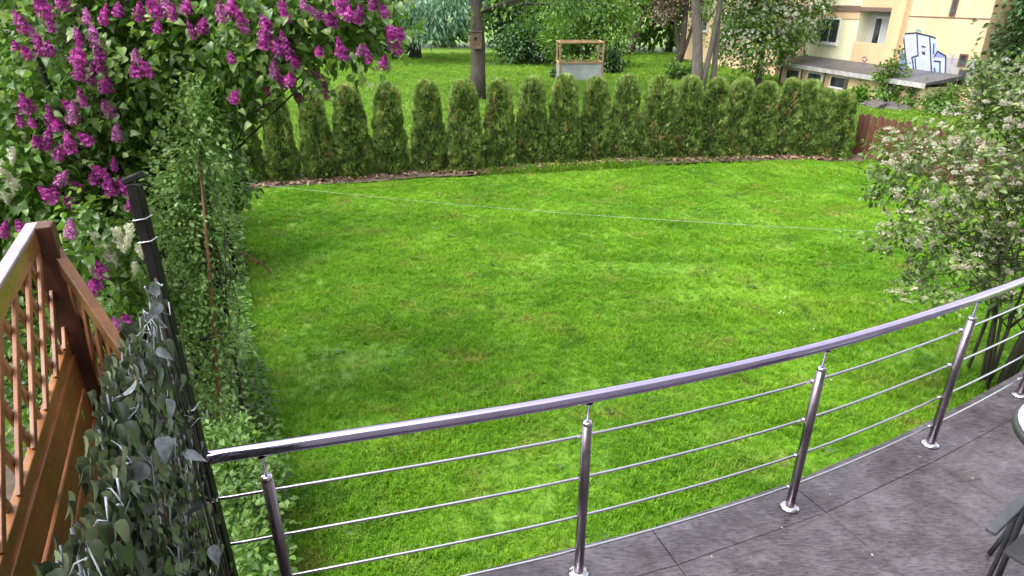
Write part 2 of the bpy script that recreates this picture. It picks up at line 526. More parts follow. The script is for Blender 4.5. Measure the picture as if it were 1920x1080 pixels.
M['glass'] = mat_glass('dark_window_glass')
M['curtain'] = mat_plain('net_curtain', (0.42, 0.43, 0.47), (0.60, 0.60, 0.63), 5, 0.8, 0.2, stretch=(8, 8, 0.5))
M['spray_white'] = mat_plain('white_spray_paint', (0.34, 0.37, 0.49), (0.50, 0.53, 0.62), 2, 0.7, 0.1, world_space=True)
M['spray_blue'] = mat_plain('blue_spray_paint', (0.13, 0.16, 0.46), (0.25, 0.30, 0.62), 2, 0.7, 0.1, world_space=True)
M['spray_pale'] = mat_plain('pale_blue_spray_paint', (0.28, 0.36, 0.60), (0.40, 0.48, 0.70), 2, 0.7, 0.1, world_space=True)
M['spray_black'] = mat_plain('dark_spray_paint', (0.012, 0.016, 0.05), (0.03, 0.035, 0.09), 3, 0.6, 0.1, world_space=True)
M['spray_purple'] = mat_plain('purple_spray_paint', (0.30, 0.20, 0.38), (0.40, 0.28, 0.46), 3, 0.6, 0.1, world_space=True)
M['spray_teal'] = mat_plain('teal_spray_paint', (0.10, 0.33, 0.30), (0.18, 0.42, 0.36), 3, 0.6, 0.1, world_space=True)


# ------------------------------------------------------------------ leaves
def tmpl(pts_half, fold=0.25, curl=0.15, tip=1.0):
    """a leaf along +y, folded along its midrib: list of (half width, y)"""
    v, f = [], []
    n = len(pts_half)
    for w, y in pts_half:
        zc = -curl * (y ** 2)
        v += [(0, y, zc), (-w, y, zc + fold * w), (w, y, zc + fold * w)]
    for i in range(n - 1):
        a, b = i * 3, (i + 1) * 3
        f += [(a, b, b + 1, a + 1), (a, a + 2, b + 2, b)]
    return np.array(v, float), f


HEART = tmpl([(0.02, 0.02), (0.24, -0.04), (0.36, 0.10), (0.38, 0.30), (0.31, 0.52), (0.18, 0.74), (0.07, 0.90), (0.0, 1.0)], 0.30, 0.38)
OVAL = tmpl([(0.02, 0), (0.27, 0.35), (0.24, 0.65), (0.0, 1.0)], 0.35, 0.2)
DIAM = tmpl([(0.0, 0), (0.26, 0.45), (0.0, 1.0)], 0.35, 0.15)
NARROW = tmpl([(0.0, 0), (0.14, 0.4), (0.0, 1.0)], 0.3, 0.2)
IVY = tmpl([(0.02, 0), (0.17, 0.03), (0.28, 0.17), (0.27, 0.36), (0.19, 0.58), (0.085, 0.80), (0.0, 1.0)], 0.42, 0.30)
# a spray of thuja: a small fan of scaly twigs
_sv, _sf = [], []
for ang, L in ((-0.75, 0.62), (-0.35, 0.85), (0.05, 1.0), (0.45, 0.8), (0.85, 0.55)):
    b0 = len(_sv)
    dx, dy = math.sin(ang), math.cos(ang)
    _sv += [(0, 0, 0), (dx * L * .55 - dy * .10, dy * L * .55 + dx * .10, 0.03), (dx * L, dy * L, -0.05), (dx * L * .55 + dy * .10, dy * L * .55 - dx * .10, -0.03)]
    _sf.append((b0, b0 + 3, b0 + 2, b0 + 1))
SPRAY = (np.array(_sv), _sf)
# a cross of petals: one floret
_fv = [(0, 0, 0)]
_ff = []
for k in range(4):
    a = k * math.pi / 2
    ca, sa = math.cos(a), math.sin(a)
    b0 = len(_fv)
    _fv += [(ca * .5 - sa * .28, sa * .5 + ca * .28, .12), (ca, sa, .1), (ca * .5 + sa * .28, sa * .5 - ca * .28, .12)]
    _ff.append((0, b0 + 2, b0 + 1, b0))
FLORET = (np.array(_fv), _ff)


def unit(a):
    return a / np.maximum(np.linalg.norm(a, axis=1, keepdims=True), 1e-9)


def foliage_mesh(name, pos, axis, normal, size, template, mat, rnd=None, width=None):
    tv, tf = template
    n, k = len(pos), len(tv)
    pos = np.asarray(pos, float)
    y = unit(np.asarray(axis, float))
    x = unit(np.cross(y, np.asarray(normal, float)))
    z = np.cross(x, y)
    s = np.broadcast_to(np.asarray(size, float), (n,))[:, None, None]
    w = 1.0 if width is None else np.asarray(width, float)[:, None, None]
    V = pos[:, None, :] + s * (tv[None, :, 0:1] * w * x[:, None, :] + tv[None, :, 1:2] * y[:, None, :] + tv[None, :, 2:3] * z[:, None, :])
    V = V.reshape(-1, 3)
    lens = np.array([len(f) for f in tf])
    loops = np.concatenate([np.array(f) for f in tf])
    L = (loops[None, :] + (np.arange(n) * k)[:, None]).reshape(-1)
    lt = np.tile(lens, n)
    ls = np.concatenate([[0], np.cumsum(lt)[:-1]])
    me = bpy.data.meshes.new(name)
    me.vertices.add(len(V))
    me.vertices.foreach_set('co', V.ravel())
    me.loops.add(len(L))
    me.loops.foreach_set('vertex_index', L.astype(np.int32))
    me.polygons.add(len(lt))
    me.polygons.foreach_set('loop_start', ls.astype(np.int32))
    me.polygons.foreach_set('loop_total', lt.astype(np.int32))
    if rnd is None:
        rnd = rng.random(n)
    a = me.attributes.new('rnd', 'FLOAT', 'POINT')
    a.data.foreach_set('value', np.repeat(rnd, k).astype(np.float32))
    me.polygons.foreach_set('use_smooth', np.ones(len(lt), bool))
    me.update(calc_edges=True)
    if mat is not None: me.materials.append(mat)
    return me


def rand_dirs(n):
    return unit(rng.normal(size=(n, 3)))


def in_ellipsoids(ells, n, shell=0.55):
    """points spread through a union of ellipsoids (centre, radii), thicker towards the outside"""
    vol = np.array([e[1][0] * e[1][1] * e[1][2] for e in ells]) ** 0.75
    pick = rng.choice(len(ells), n, p=vol / vol.sum())
    c = np.array([tuple(e[0]) for e in ells])[pick]
    r = np.array([tuple(e[1]) for e in ells])[pick]
    d = rand_dirs(n)
    rad = (shell + (1 - shell) * rng.random(n) ** 0.6) * (0.9 + 0.22 * rng.random(n))
    return c + d * r * rad[:, None], d


def crown(name, ells, n, size, template, mat, parent, clumps=None, spread=0.22, droop=0.25, shell=0.5, up=0.5, kind=None, rnd_shift=0.0):
    """leaves in clumps through the crown's volume"""
    nc = clumps or max(8, n // 28)
    cc, cdn = in_ellipsoids(ells, nc, shell)
    idx = rng.integers(0, nc, n)
    off = rng.normal(size=(n, 3)) * spread
    p = cc[idx] + off
    out = unit(cdn[idx] + 0.7 * rand_dirs(n))
    out[:, 2] -= droop
    nrm = rand_dirs(n)
    nrm[:, 2] = np.abs(nrm[:, 2]) + up
    clump_tone = rng.normal(size=nc) * 0.13
    rnd = np.clip(rng.random(n) * 0.75 + 0.12 + clump_tone[idx] + rnd_shift, 0, 1)
    me = foliage_mesh(name, p, out, nrm, size * (0.65 + 0.7 * rng.random(n)), template, mat, rnd)
    o = link(name, me, parent)
    if kind: o['kind'] = kind
    return o, cc


def limbs(mb, base, tips, r0, forks=(0.25, 0.6), wob=0.06, sides=6):
    """bent limbs from the trunk's axis out to the tips"""
    base = Vector(base)
    for t in tips:
        t = Vector(t)
        a = random.uniform(*forks)
        s = base + Vector((0, 0, (t.z - base.z) * a))
        mid = s.lerp(t, 0.5) + Vector((random.uniform(-1, 1), random.uniform(-1, 1), random.uniform(-0.2, 1))) * wob * (t - s).length * 2
        q = s.lerp(mid, 0.5) + Vector((random.uniform(-1, 1), random.uniform(-1, 1), 0.4)) * wob * (t - s).length
        mb.tube([s, q, mid, t], [r0, r0 * 0.75, r0 * 0.5, r0 * 0.15], sides)


# ------------------------------------------------------------------ the setting: park ground, lawn, beds
bump_n = VNoise(3)


def lawn_z(x, y):
    x = np.asarray(x, float); y = np.asarray(y, float)
    w = np.clip((x - 1.5) / 3, 0, 1) * np.clip((y - 5) / 2, 0, 1)
    return 0.012 + 0.035 * bump_n(x * 0.6 + 7, y * 0.6) + 0.05 * w * bump_n(x * 0.9, y * 2.2 + 9)


g = MB()
N = 24
gs = np.sign(np.linspace(-1, 1, N + 1)) * np.abs(np.linspace(-1, 1, N + 1)) ** 2 * 300
g.add([(x, y + 20, -0.03) for y in gs for x in gs], [(j * (N + 1) + i, j * (N + 1) + i + 1, (j + 1) * (N + 1) + i + 1, (j + 1) * (N + 1) + i) for j in range(N) for i in range(N)])
ground = tag(g.build('park_ground', M['park']), 'short green park grass spreading behind the hedge', 'ground', kind='structure')

TL, TR, BR, BL = Vector((-5.9, 13.0, 0)), Vector((8.75, 15.85, 0)), Vector((11.5, 1.4, 0)), Vector((-1.25, 1.4, 0))


def patch(u, v):
    a = np.array(BL)[None] * (1 - u)[:, None] + np.array(BR)[None] * u[:, None]
    b = np.array(TL)[None] * (1 - u)[:, None] + np.array(TR)[None] * u[:, None]
    return a * (1 - v)[:, None] + b * v[:, None]


N = 90
uu, vv = np.meshgrid(np.linspace(0, 1, N + 1), np.linspace(0, 1, N + 1))
P = patch(uu.ravel(), vv.ravel())
P[:, 2] = lawn_z(P[:, 0], P[:, 1])
g = MB()
g.add([tuple(p) for p in P], [(j * (N + 1) + i, j * (N + 1) + i + 1, (j + 1) * (N + 1) + i + 1, (j + 1) * (N + 1) + i) for j in range(N) for i in range(N)], True)
lawn = tag(g.build('lawn', M['lawn']), 'bright green garden lawn with worn yellow patches', 'lawn', kind='structure')


def tuft_mesh(name, nb, rad, lmin, lmax, w, mat, lean=0.5):
    v, f = [], []
    for i in range(nb):
        a = rng.random() * 6.283
        r = rad * math.sqrt(rng.random())
        bx, by = r * math.cos(a), r * math.sin(a)
        L = lmin + (lmax - lmin) * rng.random()
        d = a + rng.normal() * 0.8
        le = lean * (0.3 + rng.random())
        dx, dy = math.cos(d), math.sin(d)
        sx, sy = -dy * w / 2, dx * w / 2
        m_ = (bx + dx * L * le * .35, by + dy * L * le * .35, L * .6)
        t_ = (bx + dx * L * le, by + dy * L * le, L * (1 - .35 * le))
        n = len(v)
        v += [(bx - sx, by - sy, -.005), (bx + sx, by + sy, -.005), (m_[0] + sx * .8, m_[1] + sy * .8, m_[2]), (m_[0] - sx * .8, m_[1] - sy * .8, m_[2]), t_]
        f += [(n, n + 1, n + 2, n + 3), (n + 3, n + 2, n + 4)]
    me = bpy.data.meshes.new(name)
    me.from_pydata(v, [], f)
    me.materials.append(mat)
    return me


def scatter(name, pts, scl, tilt, meshes, label, cat):
    """one object: source meshes set out on the points (uncountable stuff)"""
    me = bpy.data.meshes.new(name)
    me.from_pydata([tuple(p) for p in pts], [], [])
    n = len(pts)
    a = me.attributes.new('scl', 'FLOAT', 'POINT')
    a.data.foreach_set('value', np.asarray(scl, np.float32))
    rot = np.stack([rng.normal(size=n) * tilt, rng.normal(size=n) * tilt, rng.random(n) * 6.283], 1)
    a = me.attributes.new('rot', 'FLOAT_VECTOR', 'POINT')
    a.data.foreach_set('vector', rot.astype(np.float32).ravel())
    o = link(name, me)
    srcs = bpy.data.collections.new(name + '_sources')
    for m_ in meshes:
        srcs.objects.link(bpy.data.objects.new(m_.name, m_))
    ng = bpy.data.node_groups.new(name, 'GeometryNodeTree')
    ng.interface.new_socket('Geometry', in_out='INPUT', socket_type='NodeSocketGeometry')
    ng.interface.new_socket('Geometry', in_out='OUTPUT', socket_type='NodeSocketGeometry')
    gi, go = ng.nodes.new('NodeGroupInput'), ng.nodes.new('NodeGroupOutput')
    ci = ng.nodes.new('GeometryNodeCollectionInfo')
    ci.inputs['Collection'].default_value = srcs
    ci.inputs['Separate Children'].default_value = True
    ci.inputs['Reset Children'].default_value = True
    ip = ng.nodes.new('GeometryNodeInstanceOnPoints')
    ip.inputs['Pick Instance'].default_value = True
    na = ng.nodes.new('GeometryNodeInputNamedAttribute')
    na.data_type = 'FLOAT'
    na.inputs['Name'].default_value = 'scl'
    nr = ng.nodes.new('GeometryNodeInputNamedAttribute')
    nr.data_type = 'FLOAT_VECTOR'
    nr.inputs['Name'].default_value = 'rot'
    er = ng.nodes.new('FunctionNodeEulerToRotation')
    ng.links.new(gi.outputs[0], ip.inputs['Points'])
    ng.links.new(ci.outputs[0], ip.inputs['Instance'])
    ng.links.new([x for x in nr.outputs if x.enabled][0], er.inputs[0])
    ng.links.new(er.outputs[0], ip.inputs['Rotation'])
    ng.links.new([x for x in na.outputs if x.enabled][0], ip.inputs['Scale'])
    ng.links.new(ip.outputs[0], go.inputs[0])
    md = o.modifiers.new('scatter', 'NODES')
    md.node_group = ng
    return tag(o, label, cat, kind='stuff')


TH = [(467, 345, 205, 60), (535, 341, 180, 58), (602, 336, 172, 60), (668, 331, 166, 64), (735, 326, 162, 66), (806, 320, 157, 64), (874, 319, 154, 66),
      (937, 314, 151, 58), (996, 309, 149, 60), (1054, 306, 147, 62), (1113, 301, 147, 62), (1165, 299, 146, 58), (1226, 298, 149, 62), (1280, 298, 149, 56),
      (1328, 297, 150, 56), (1373, 296, 151, 54), (1420, 295, 152, 54), (1463, 294, 154, 50), (1497, 294, 155, 48), (1527, 297, 172, 42), (1560, 299, 171, 54)]
thick = VNoise(11)
dens = VNoise(17)
n_try = 180000
u, v = rng.random(n_try), rng.random(n_try) ** 1.25
P = patch(u, v)
P[:, :2] += rng.normal(size=(n_try, 2)) * 0.03
P[:, 2] = lawn_z(P[:, 0], P[:, 1])
keep = (rng.random(n_try) < 0.35 + 0.75 * dens(P[:, 0] * 1.3, P[:, 1] * 1.3)) & ~((P[:, 0] < 4.2) & (P[:, 1] < 1.9))
P = P[keep]
hx = np.array([at(p[0], p[1], z=0.0).x for p in TH]); hy = np.array([at(p[0], p[1], z=0.0).y for p in TH])
P = P[P[:, 1] < np.interp(P[:, 0], hx, hy) - 0.56 + 0.14 * dens(P[:, 0] * 5, P[:, 1])]
sc_ = (0.55 + 0.75 * rng.random(len(P))) * (0.62 + 0.75 * thick(P[:, 0] * 1.6, P[:, 1] * 1.6))
rw = np.exp(-((P[:, 0] - 3.0) / 1.9) ** 2 - ((P[:, 1] - 8.6) / 2.0) ** 2)      # old ruts: ridges of longer grass
sc_ *= 1 + 0.26 * rw * np.sin(6.283 * (P[:, 1] + 0.28 * P[:, 0] - 0.05 * P[:, 0] ** 2 + 0.25 * thick(P[:, 0], P[:, 1])) / 0.85)
scatter('lawn_grass', P, sc_, 0.18, [tuft_mesh('tuft', 15, 0.055, 0.028, 0.066, 0.0055, M['blade'], 0.8) for _ in range(5)], 'uneven mown grass blades covering the garden lawn', 'grass')

# grass of the park, taller and coarser, where it shows behind the hedge
n_try = 60000
Y = 14.5 + 34 * rng.random(n_try) ** 1.3
X = (-0.55 + 1.35 * rng.random(n_try)) * Y
P = np.stack([X, Y, np.full(n_try, -0.03)], 1)
side = (X - TL.x) * (TR.y - TL.y) - (Y - TL.y) * (TR.x - TL.x)
P = P[(side < -6) | (X > 9.4)]
scatter('park_grass', P, 0.8 + 0.9 * rng.random(len(P)), 0.15, [tuft_mesh('park_tuft', 18, 0.14, 0.05, 0.13, 0.016, M['park_blade'], 0.8) for _ in range(3)], 'coarse park grass growing beyond the thuja hedge', 'grass')

# broad-leaved weeds and daisies in the lawn
n = 800
P = patch(rng.random(n), rng.random(n))
P[:, 2] = lawn_z(P[:, 0], P[:, 1])
wm = []
for q in range(3):
    k = 9
    a = rng.random(k) * 6.283
    ax = np.stack([np.cos(a), np.sin(a), 0.35 + 0.4 * rng.random(k)], 1)
    wm.append(foliage_mesh('weed', np.zeros((k, 3)), ax, np.tile([0, 0, 1.0], (k, 1)), 0.05 + 0.05 * rng.random(k), OVAL, M['weed_leaf']))
scatter('lawn_weeds', P[(thick(P[:, 0] * 1.1, P[:, 1] * 1.1) > 0.42)], 0.4 + 0.6 * rng.random((thick(P[:, 0] * 1.1, P[:, 1] * 1.1) > 0.42).sum()), 0.1, wm, 'small broad-leaved weeds scattered through the lawn', 'weeds')
n = 150
P = patch(0.45 + 0.55 * rng.random(n), 0.1 + 0.85 * rng.random(n))
P[:, 2] = lawn_z(P[:, 0], P[:, 1]) + 0.05
dm = foliage_mesh('daisy', np.zeros((2, 3)), np.array([[1, 0, 0], [0.7, 0.7, 0]]), np.tile([0, 0, 1.0], (2, 1)), 0.012, FLORET, M['white_flower'])
scatter('lawn_daisies', P, 0.6 + 0.7 * rng.random(n), 0.3, [dm], 'tiny white flowers dotted over the lawn', 'flowers')


# ------------------------------------------------------------------ thuja hedge and its bed
def thuja_profile(t):
    t = np.asarray(t, float)
    r = 1.02 + 0.08 * np.clip(t / 0.25, 0, 1) - 0.42 * np.clip((t - 0.25) / 0.65, 0, 1)
    dome = np.sqrt(np.clip(1 - ((t - 0.86) / 0.14).clip(0, 1) ** 2, 0, 1))
    return r * dome


thuja_meshes = []
for q in range(5):
    n = 5200
    t = rng.random(n)
    a = rng.random(n) * 6.283
    wob = VNoise(40 + q, 16)
    rr = thuja_profile(t) * (0.84 + 0.30 * wob(a / 6.283 * 16, t * 12)) * (0.90 + 0.16 * rng.random(n))
    p = np.stack([rr * np.cos(a) * 0.36, rr * np.sin(a) * 0.36, t], 1)
    ax = np.stack([np.cos(a) * 0.75, np.sin(a) * 0.75, 0.4 + 0.5 * rng.random(n)], 1) + rng.normal(size=(n, 3)) * 0.3
    nr = np.stack([-np.sin(a), np.cos(a), 0.2 * np.ones(n)], 1) + rng.normal(size=(n, 3)) * 0.55
    tone = wob(a / 6.283 * 16 + 5, t * 14 + 3)
    rnd = np.clip(-0.05 + 0.60 * tone + 0.45 * rng.random(n), 0, 0.89)
    dead = (wob(a / 6.283 * 16 + 9, t * 7 + 1) > 0.84) & (rng.random(n) < 0.6)
    rnd[dead] = 0.9 + 0.1 * rng.random(dead.sum())
    p[:, 2] *= 1.9                        # unit height 1.9 m
    me = foliage_mesh('foliage', p, ax, nr, 0.065 + 0.06 * rng.random(n), SPRAY, M['thuja'], rnd)
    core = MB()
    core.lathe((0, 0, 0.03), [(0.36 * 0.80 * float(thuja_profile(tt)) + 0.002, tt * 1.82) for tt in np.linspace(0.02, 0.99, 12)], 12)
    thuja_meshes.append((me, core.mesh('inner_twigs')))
ORD = ['first', 'second', 'third', 'fourth', 'fifth', 'sixth', 'seventh', 'eighth', 'ninth', 'tenth', 'eleventh', 'twelfth', 'thirteenth', 'fourteenth', 'fifteenth', 'sixteenth', 'seventeenth', 'eighteenth', 'nineteenth', 'twentieth', 'twenty-first']
stem = MB().tube([(0, 0, -0.05), (0.01, 0, 0.6), (0, 0.01, 1.3)], [0.045, 0.035, 0.015], 6).mesh('trunk')
thuja_pos = []
for i, (px, pb, pt, w) in enumerate(TH):
    b = at(px, pb, z=0.0)
    h = at(px, pt, Y=b.y).z
    t = empty('thuja', (b.x, b.y, 0.0), random.uniform(0, 6.28))
    thuja_pos.append(b)
    k = len(TH) - i
    tag(t, 'clipped columnar green thuja, %s in the hedge row counted from the brown board fence' % ORD[k - 1], 'thuja', 'thuja columns of the hedge')
    s = w / F * (b.y ** 2 + b.x ** 2 + H ** 2) ** 0.5 * 0.965 / 0.82 * random.uniform(0.90, 1.03)
    me, core = thuja_meshes[i % 5]
    fo = link('foliage', me, t)
    h *= random.uniform(0.97, 1.03)
    t.rotation_euler.x, t.rotation_euler.y = random.gauss(0, 0.012), random.gauss(0, 0.012)
    fo.scale = (s, s, h / 1.9)
    fo['kind'] = 'stuff'
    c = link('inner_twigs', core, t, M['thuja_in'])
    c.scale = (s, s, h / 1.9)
    link('trunk', stem, t, M['bark'])

bed = MB()
strip = []
for i, b in enumerate([thuja_pos[0] + Vector((-0.8, -0.2, 0))] + thuja_pos + [thuja_pos[-1] + Vector((0.7, 0.1, 0))]):
    fr = 0.58 + random.uniform(-0.08, 0.08)
    strip.append((Vector((b.x - 0.1, b.y - fr, 0)), Vector((b.x, b.y + 0.5, 0))))
bv, bf = [], []
for a, b in strip:
    for k in range(5):
        p = a.lerp(b, k / 4)
        bv.append((p.x, p.y, float(lawn_z(p.x, p.y)) + (0.0 if k in (0, 4) else 0.055) - (0.006 if k == 0 else 0)))
for i in range(len(strip) - 1):
    for k in range(4):
        bf.append((i * 5 + k, (i + 1) * 5 + k, (i + 1) * 5 + k + 1, i * 5 + k + 1))
bed.add(bv, bf, True)
tag(bed.build('hedge_bed', M['soil']), 'strip of bare brown soil under the thuja hedge', 'soil', kind='structure')
n = 1500
k = rng.integers(0, len(TH) - 1, n)
tp = np.array([tuple(b) for b in thuja_pos])
f_ = rng.random(n)[:, None]
P = tp[k] * (1 - f_) + tp[k + 1] * f_
P[:, 1] -= 0.10 + 0.46 * rng.random(n)
P[:, 2] = lawn_z(P[:, 0], P[:, 1]) + 0.062
nn = rng.normal(size=(n, 3)) * 0.5
nn[:, 2] += 1
lit = link('leaf_litter', foliage_mesh('leaf_litter', P, rand_dirs(n) * [1, 1, 0.3], nn, 0.05 + 0.07 * rng.random(n), OVAL, M['litter']))
tag(lit, 'dry reddish brown leaves lying along the foot of the hedge', 'dead leaves', kind='stuff')

# left border: soil strip with weeds
g = MB()
bl = [(-1.15, 2.0), (-1.6, 3.2), (-2.25, 4.8), (-3.1, 6.5), (-4.1, 8.9), (-5.0, 11.0), (-5.8, 13.1)]
bv = []
for i, (x, y) in enumerate(bl):
    for k, d in enumerate((0.12, -0.5, -1.3, -4.5)):
        bv.append((x + d + random.uniform(-.06, .06), y - d * 0.1, float(lawn_z(x + d, y)) + (0.03 if k else -0.012)))
g.add(bv, [(i * 4 + k + 1, i * 4 + k, (i + 1) * 4 + k, (i + 1) * 4 + k + 1) for i in range(len(bl) - 1) for k in range(3)], True)
tag(g.build('border_bed', M['soil']), 'dark soil of the planted border beside the lawn', 'soil', kind='structure')
n = 7500
tt = rng.random(n) ** 1.4 * (len(bl) - 1.001)
i0 = tt.astype(int)
fr = tt - i0
ba = np.array(bl)
P = ba[i0] * (1 - fr)[:, None] + ba[i0 + 1] * fr[:, None]
offx = 0.12 - np.abs(rng.normal(size=n)) * 0.55
wn_ = VNoise(23)
hh = (0.05 + 0.42 * rng.random(n)) * np.clip(wn_(P[:, 0] * 2 + offx * 2, P[:, 1] * 2) * 1.5 - 0.25, 0.05, 1)
P3 = np.stack([P[:, 0] + offx, P[:, 1], 0.04 + hh], 1)
ax = rand_dirs(n); ax[:, 2] = np.abs(ax[:, 2]) * 0.4
nr = rng.normal(size=(n, 3)) * 0.5; nr[:, 2] += 1
wd = link('border_weeds', foliage_mesh('border_weeds', P3, ax, nr, 0.035 + 0.055 * rng.random(n), OVAL, M['weed_leaf']))
tag(wd, 'low leafy weeds and ground cover along the lawn border', 'weeds', kind='stuff')


# ------------------------------------------------------------------ terrace and railing
TZ = 1.2
posts = [Vector(p) for p in ((-0.913, 1.876, 0), (0.317, 2.21, 0), (1.49, 2.64, 0), (2.56, 3.17, 0), (3.49, 3.70, 0))]
ctrl = [Vector((-1.12, 1.825, 0))] + posts + [Vector((4.42, 4.28, 0))]


def cat(pts, per=8):
    out = []
    q = [pts[0] * 2 - pts[1]] + pts + [pts[-1] * 2 - pts[-2]]
    for i in range(1, len(q) - 2):
        for k in range(per):
            t = k / per
            a, b, c, d = q[i - 1], q[i], q[i + 1], q[i + 2]
            out.append(0.5 * ((2 * b) + (c - a) * t + (2 * a - 5 * b + 4 * c - d) * t * t + (3 * b - a - 3 * c + d) * t ** 3))
    out.append(pts[-1])
    return out


path = cat(ctrl)


def side_of(i):
    d = (path[min(i + 1, len(path) - 1)] - path[max(i - 1, 0)]).normalized()
    return Vector((d.y, -d.x, 0))            # towards the house


g = MB()
edge_o = [path[i] - side_of(i) * 0.15 for i in range(len(path))]
poly = [Vector((-1.20, 1.62, 0))] + edge_o[1:] + [Vector((5.2, 3.2, 0)), Vector((5.2, -1.2, 0)), Vector((-1.20, -1.2, 0))]
n = len(poly)
g.add([(p.x, p.y, -0.1) for p in poly] + [(p.x, p.y, TZ - 0.035) for p in poly],
      [tuple(range(n, 2 * n))[::-1]] + [(i, i + n, (i + 1) % n + n, (i + 1) % n) for i in range(n)])
terrace = tag(g.build('terrace', M['mortar']), 'raised damp concrete terrace behind the steel railing', 'terrace', kind='structure')


def slab(quad, mat):
    c = sum(quad, Vector()) / 4
    q = [p + (c - p).normalized() * 0.0025 for p in quad]
    m = MB()
    vs = [(p.x, p.y, TZ - 0.034) for p in q] + [(p.x, p.y, TZ + random.uniform(-0.0015, 0.0015)) for p in q]
    m.add(vs, [(0, 1, 5, 4), (1, 2, 6, 5), (2, 3, 7, 6), (3, 0, 4, 7), (4, 5, 6, 7)])
    o = m.build('slab', mat, terrace, 0.002)
    bmx = bmesh.new(); bmx.from_mesh(o.data); bmesh.ops.recalc_face_normals(bmx, faces=bmx.faces); bmx.to_mesh(o.data); bmx.free()
    return o


marks = [1, 8, 13, 19, 25, 31, 37, 42, 48]
for a, b in zip(marks[:-1], marks[1:]):
    pa, pb, sa, sb = path[a], path[b], side_of(a), side_of(b)
    slab([pa - sa * 0.145, pb - sb * 0.145, pb + sb * 0.105, pa + sa * 0.105], M['concrete_edge'])
    for r0, r1 in ((0.105, 1.15), (1.15, 2.2), (2.2, 3.2)):
        slab([pa + sa * r0, pb + sb * r0, pb + sb * r1, pa + sa * r1], M['concrete'])

hw = MB()
hd, hn = Vector((0.925, 0.379, 0)), Vector((0.379, -0.925, 0))
hw.obox(hn * 0.30 + Vector((0, 0, 3.0)), hd * 8, hn * 0.12, UP * 3.1)
tag(hw.build('house_wall', M['plinth']), 'rendered wall of the house the terrace belongs to', 'wall', kind='structure')

rail = empty('steel_railing', posts[1] + Vector((0, 0, TZ)))
tag(rail, 'stainless steel terrace railing with four thin horizontal rods', 'railing')
off = -(posts[1] + Vector((0, 0, TZ)))
lift = lambda pts, z, s=0.0: [p + Vector((0, 0, TZ + z)) + off + side_of(i) * s for i, p in enumerate(pts)]
MB().tube(lift(path, 1.0), 0.0265, 16).build('handrail', M['steel'], rail)
for z in (0.78, 0.55, 0.325, 0.115):
    MB().tube(lift(path, z, -0.034), 0.0068, 10).build('rod', M['rod'], rail)
for p in posts:
    b = p + Vector((0, 0, TZ)) + off
    po = MB().lathe(b, [(0.0225, 0.012), (0.0225, 0.862)], 18).build('post', M['steel_post'], rail)
    MB().lathe(b, [(0.0232, 0.8622), (0.0232, 0.874), (0.016, 0.882), (0.004, 0.8825)], 18).build('cap', M['steel_bright'], po)
    MB().lathe(b, [(0.0058, 0.883), (0.0058, 0.966), (0.02, 0.970), (0.02, 0.974)], 10).build('pin', M['steel'], po)
    MB().lathe(b, [(0.050, 0.002), (0.050, 0.010), (0.046, 0.014), (0.030, 0.0225), (0.024, 0.024)], 24).build('flange', M['steel_bright'], po)
    i = min(range(len(path)), key=lambda k: (path[k] - p).length)
    sd_ = side_of(i)
    for z in (0.78, 0.55, 0.325, 0.115):
        q = b + Vector((0, 0, z))
        MB().tube([q - sd_ * 0.021, q - sd_ * 0.046], 0.0105, 10).build('rod_holder', M['steel_bright'], po)

# fallen white petals on the concrete
n = 15
ii = rng.integers(10, 44, n)
P = np.array([tuple(path[i] + side_of(i) * (0.02 + 0.5 * random.random() ** 2)) for i in ii])
P[:, :2] += rng.normal(size=(n, 2)) * 0.06
P[:, 2] = TZ + 0.004
nn = rng.normal(size=(n, 3)) * 0.2; nn[:, 2] += 1
pt = link('fallen_petals', foliage_mesh('fallen_petals', P, rand_dirs(n) * [1, 1, 0.1], nn, 0.010 + 0.007 * rng.random(n), OVAL, M['white_flower']))
tag(pt, 'white petals fallen on the wet terrace floor', 'petals', kind='stuff')


# ------------------------------------------------------------------ garden table and chair
tb = empty('garden_table', (2.63, 2.22, TZ))
tag(tb, 'small round garden table with pale top and dark rim', 'table')
MB().lathe((0, 0, 0), [(0.375, 0.700), (0.386, 0.705), (0.386, 0.735), (0.380, 0.738)], 40).build('rim', M['chair'], tb)
MB().lathe((0, 0, 0), [(0.372, 0.739), (0.372, 0.744), (0.366, 0.746)], 40).build('table_top', M['glass_top'], tb)
for k in range(3):
    a = R(160 + 120 * k)
    c, s = math.cos(a), math.sin(a)
    MB().tube([(c * r, s * r, z) for r, z in ((0.30, 0.70), (0.265, 0.5), (0.255, 0.34), (0.27, 0.15), (0.30, 0.006))], 0.011, 10).build('leg', M['chair'], tb)

fa = Vector((-0.83, -0.56, 0)); fl_ = Vector((0.56, -0.83, 0))       # facing, and towards the other arm
ce = Vector((1.835, 1.845, TZ))
ch = empty('garden_chair', ce - fa * 0.25 + fl_ * 0.28)
tag(ch, 'dark metal garden chair with flat grey arms', 'chair')
oc = -(ce - fa * 0.25 + fl_ * 0.28)
W = lambda f, l, z: ce - fa * f + fl_ * l + Vector((0, 0, z)) + oc
for l in (0.0, 0.56):
    MB().beam(W(0.0, l, 0.63), W(0.405, l, 0.64), fl_, 0.038, 0.020).build('arm', M['arm'], ch, 0.005)
    MB().tube([W(0.27, l, 0.622), W(0.29, l, 0.42), W(0.24, l, 0.006)], 0.009, 8).build('leg', M['chair'], ch)
    MB().tube([W(0.43, l, 0.96), W(0.42, l, 0.63), W(0.40, l, 0.42), W(0.44, l, 0.006)], 0.012, 8).build('leg', M['chair'], ch)
MB().beam(W(0.20, 0.28, 0.425), W(0.40, 0.28, 0.41), fl_, 0.52, 0.016).build('seat', M['fabric'], ch, 0.004)
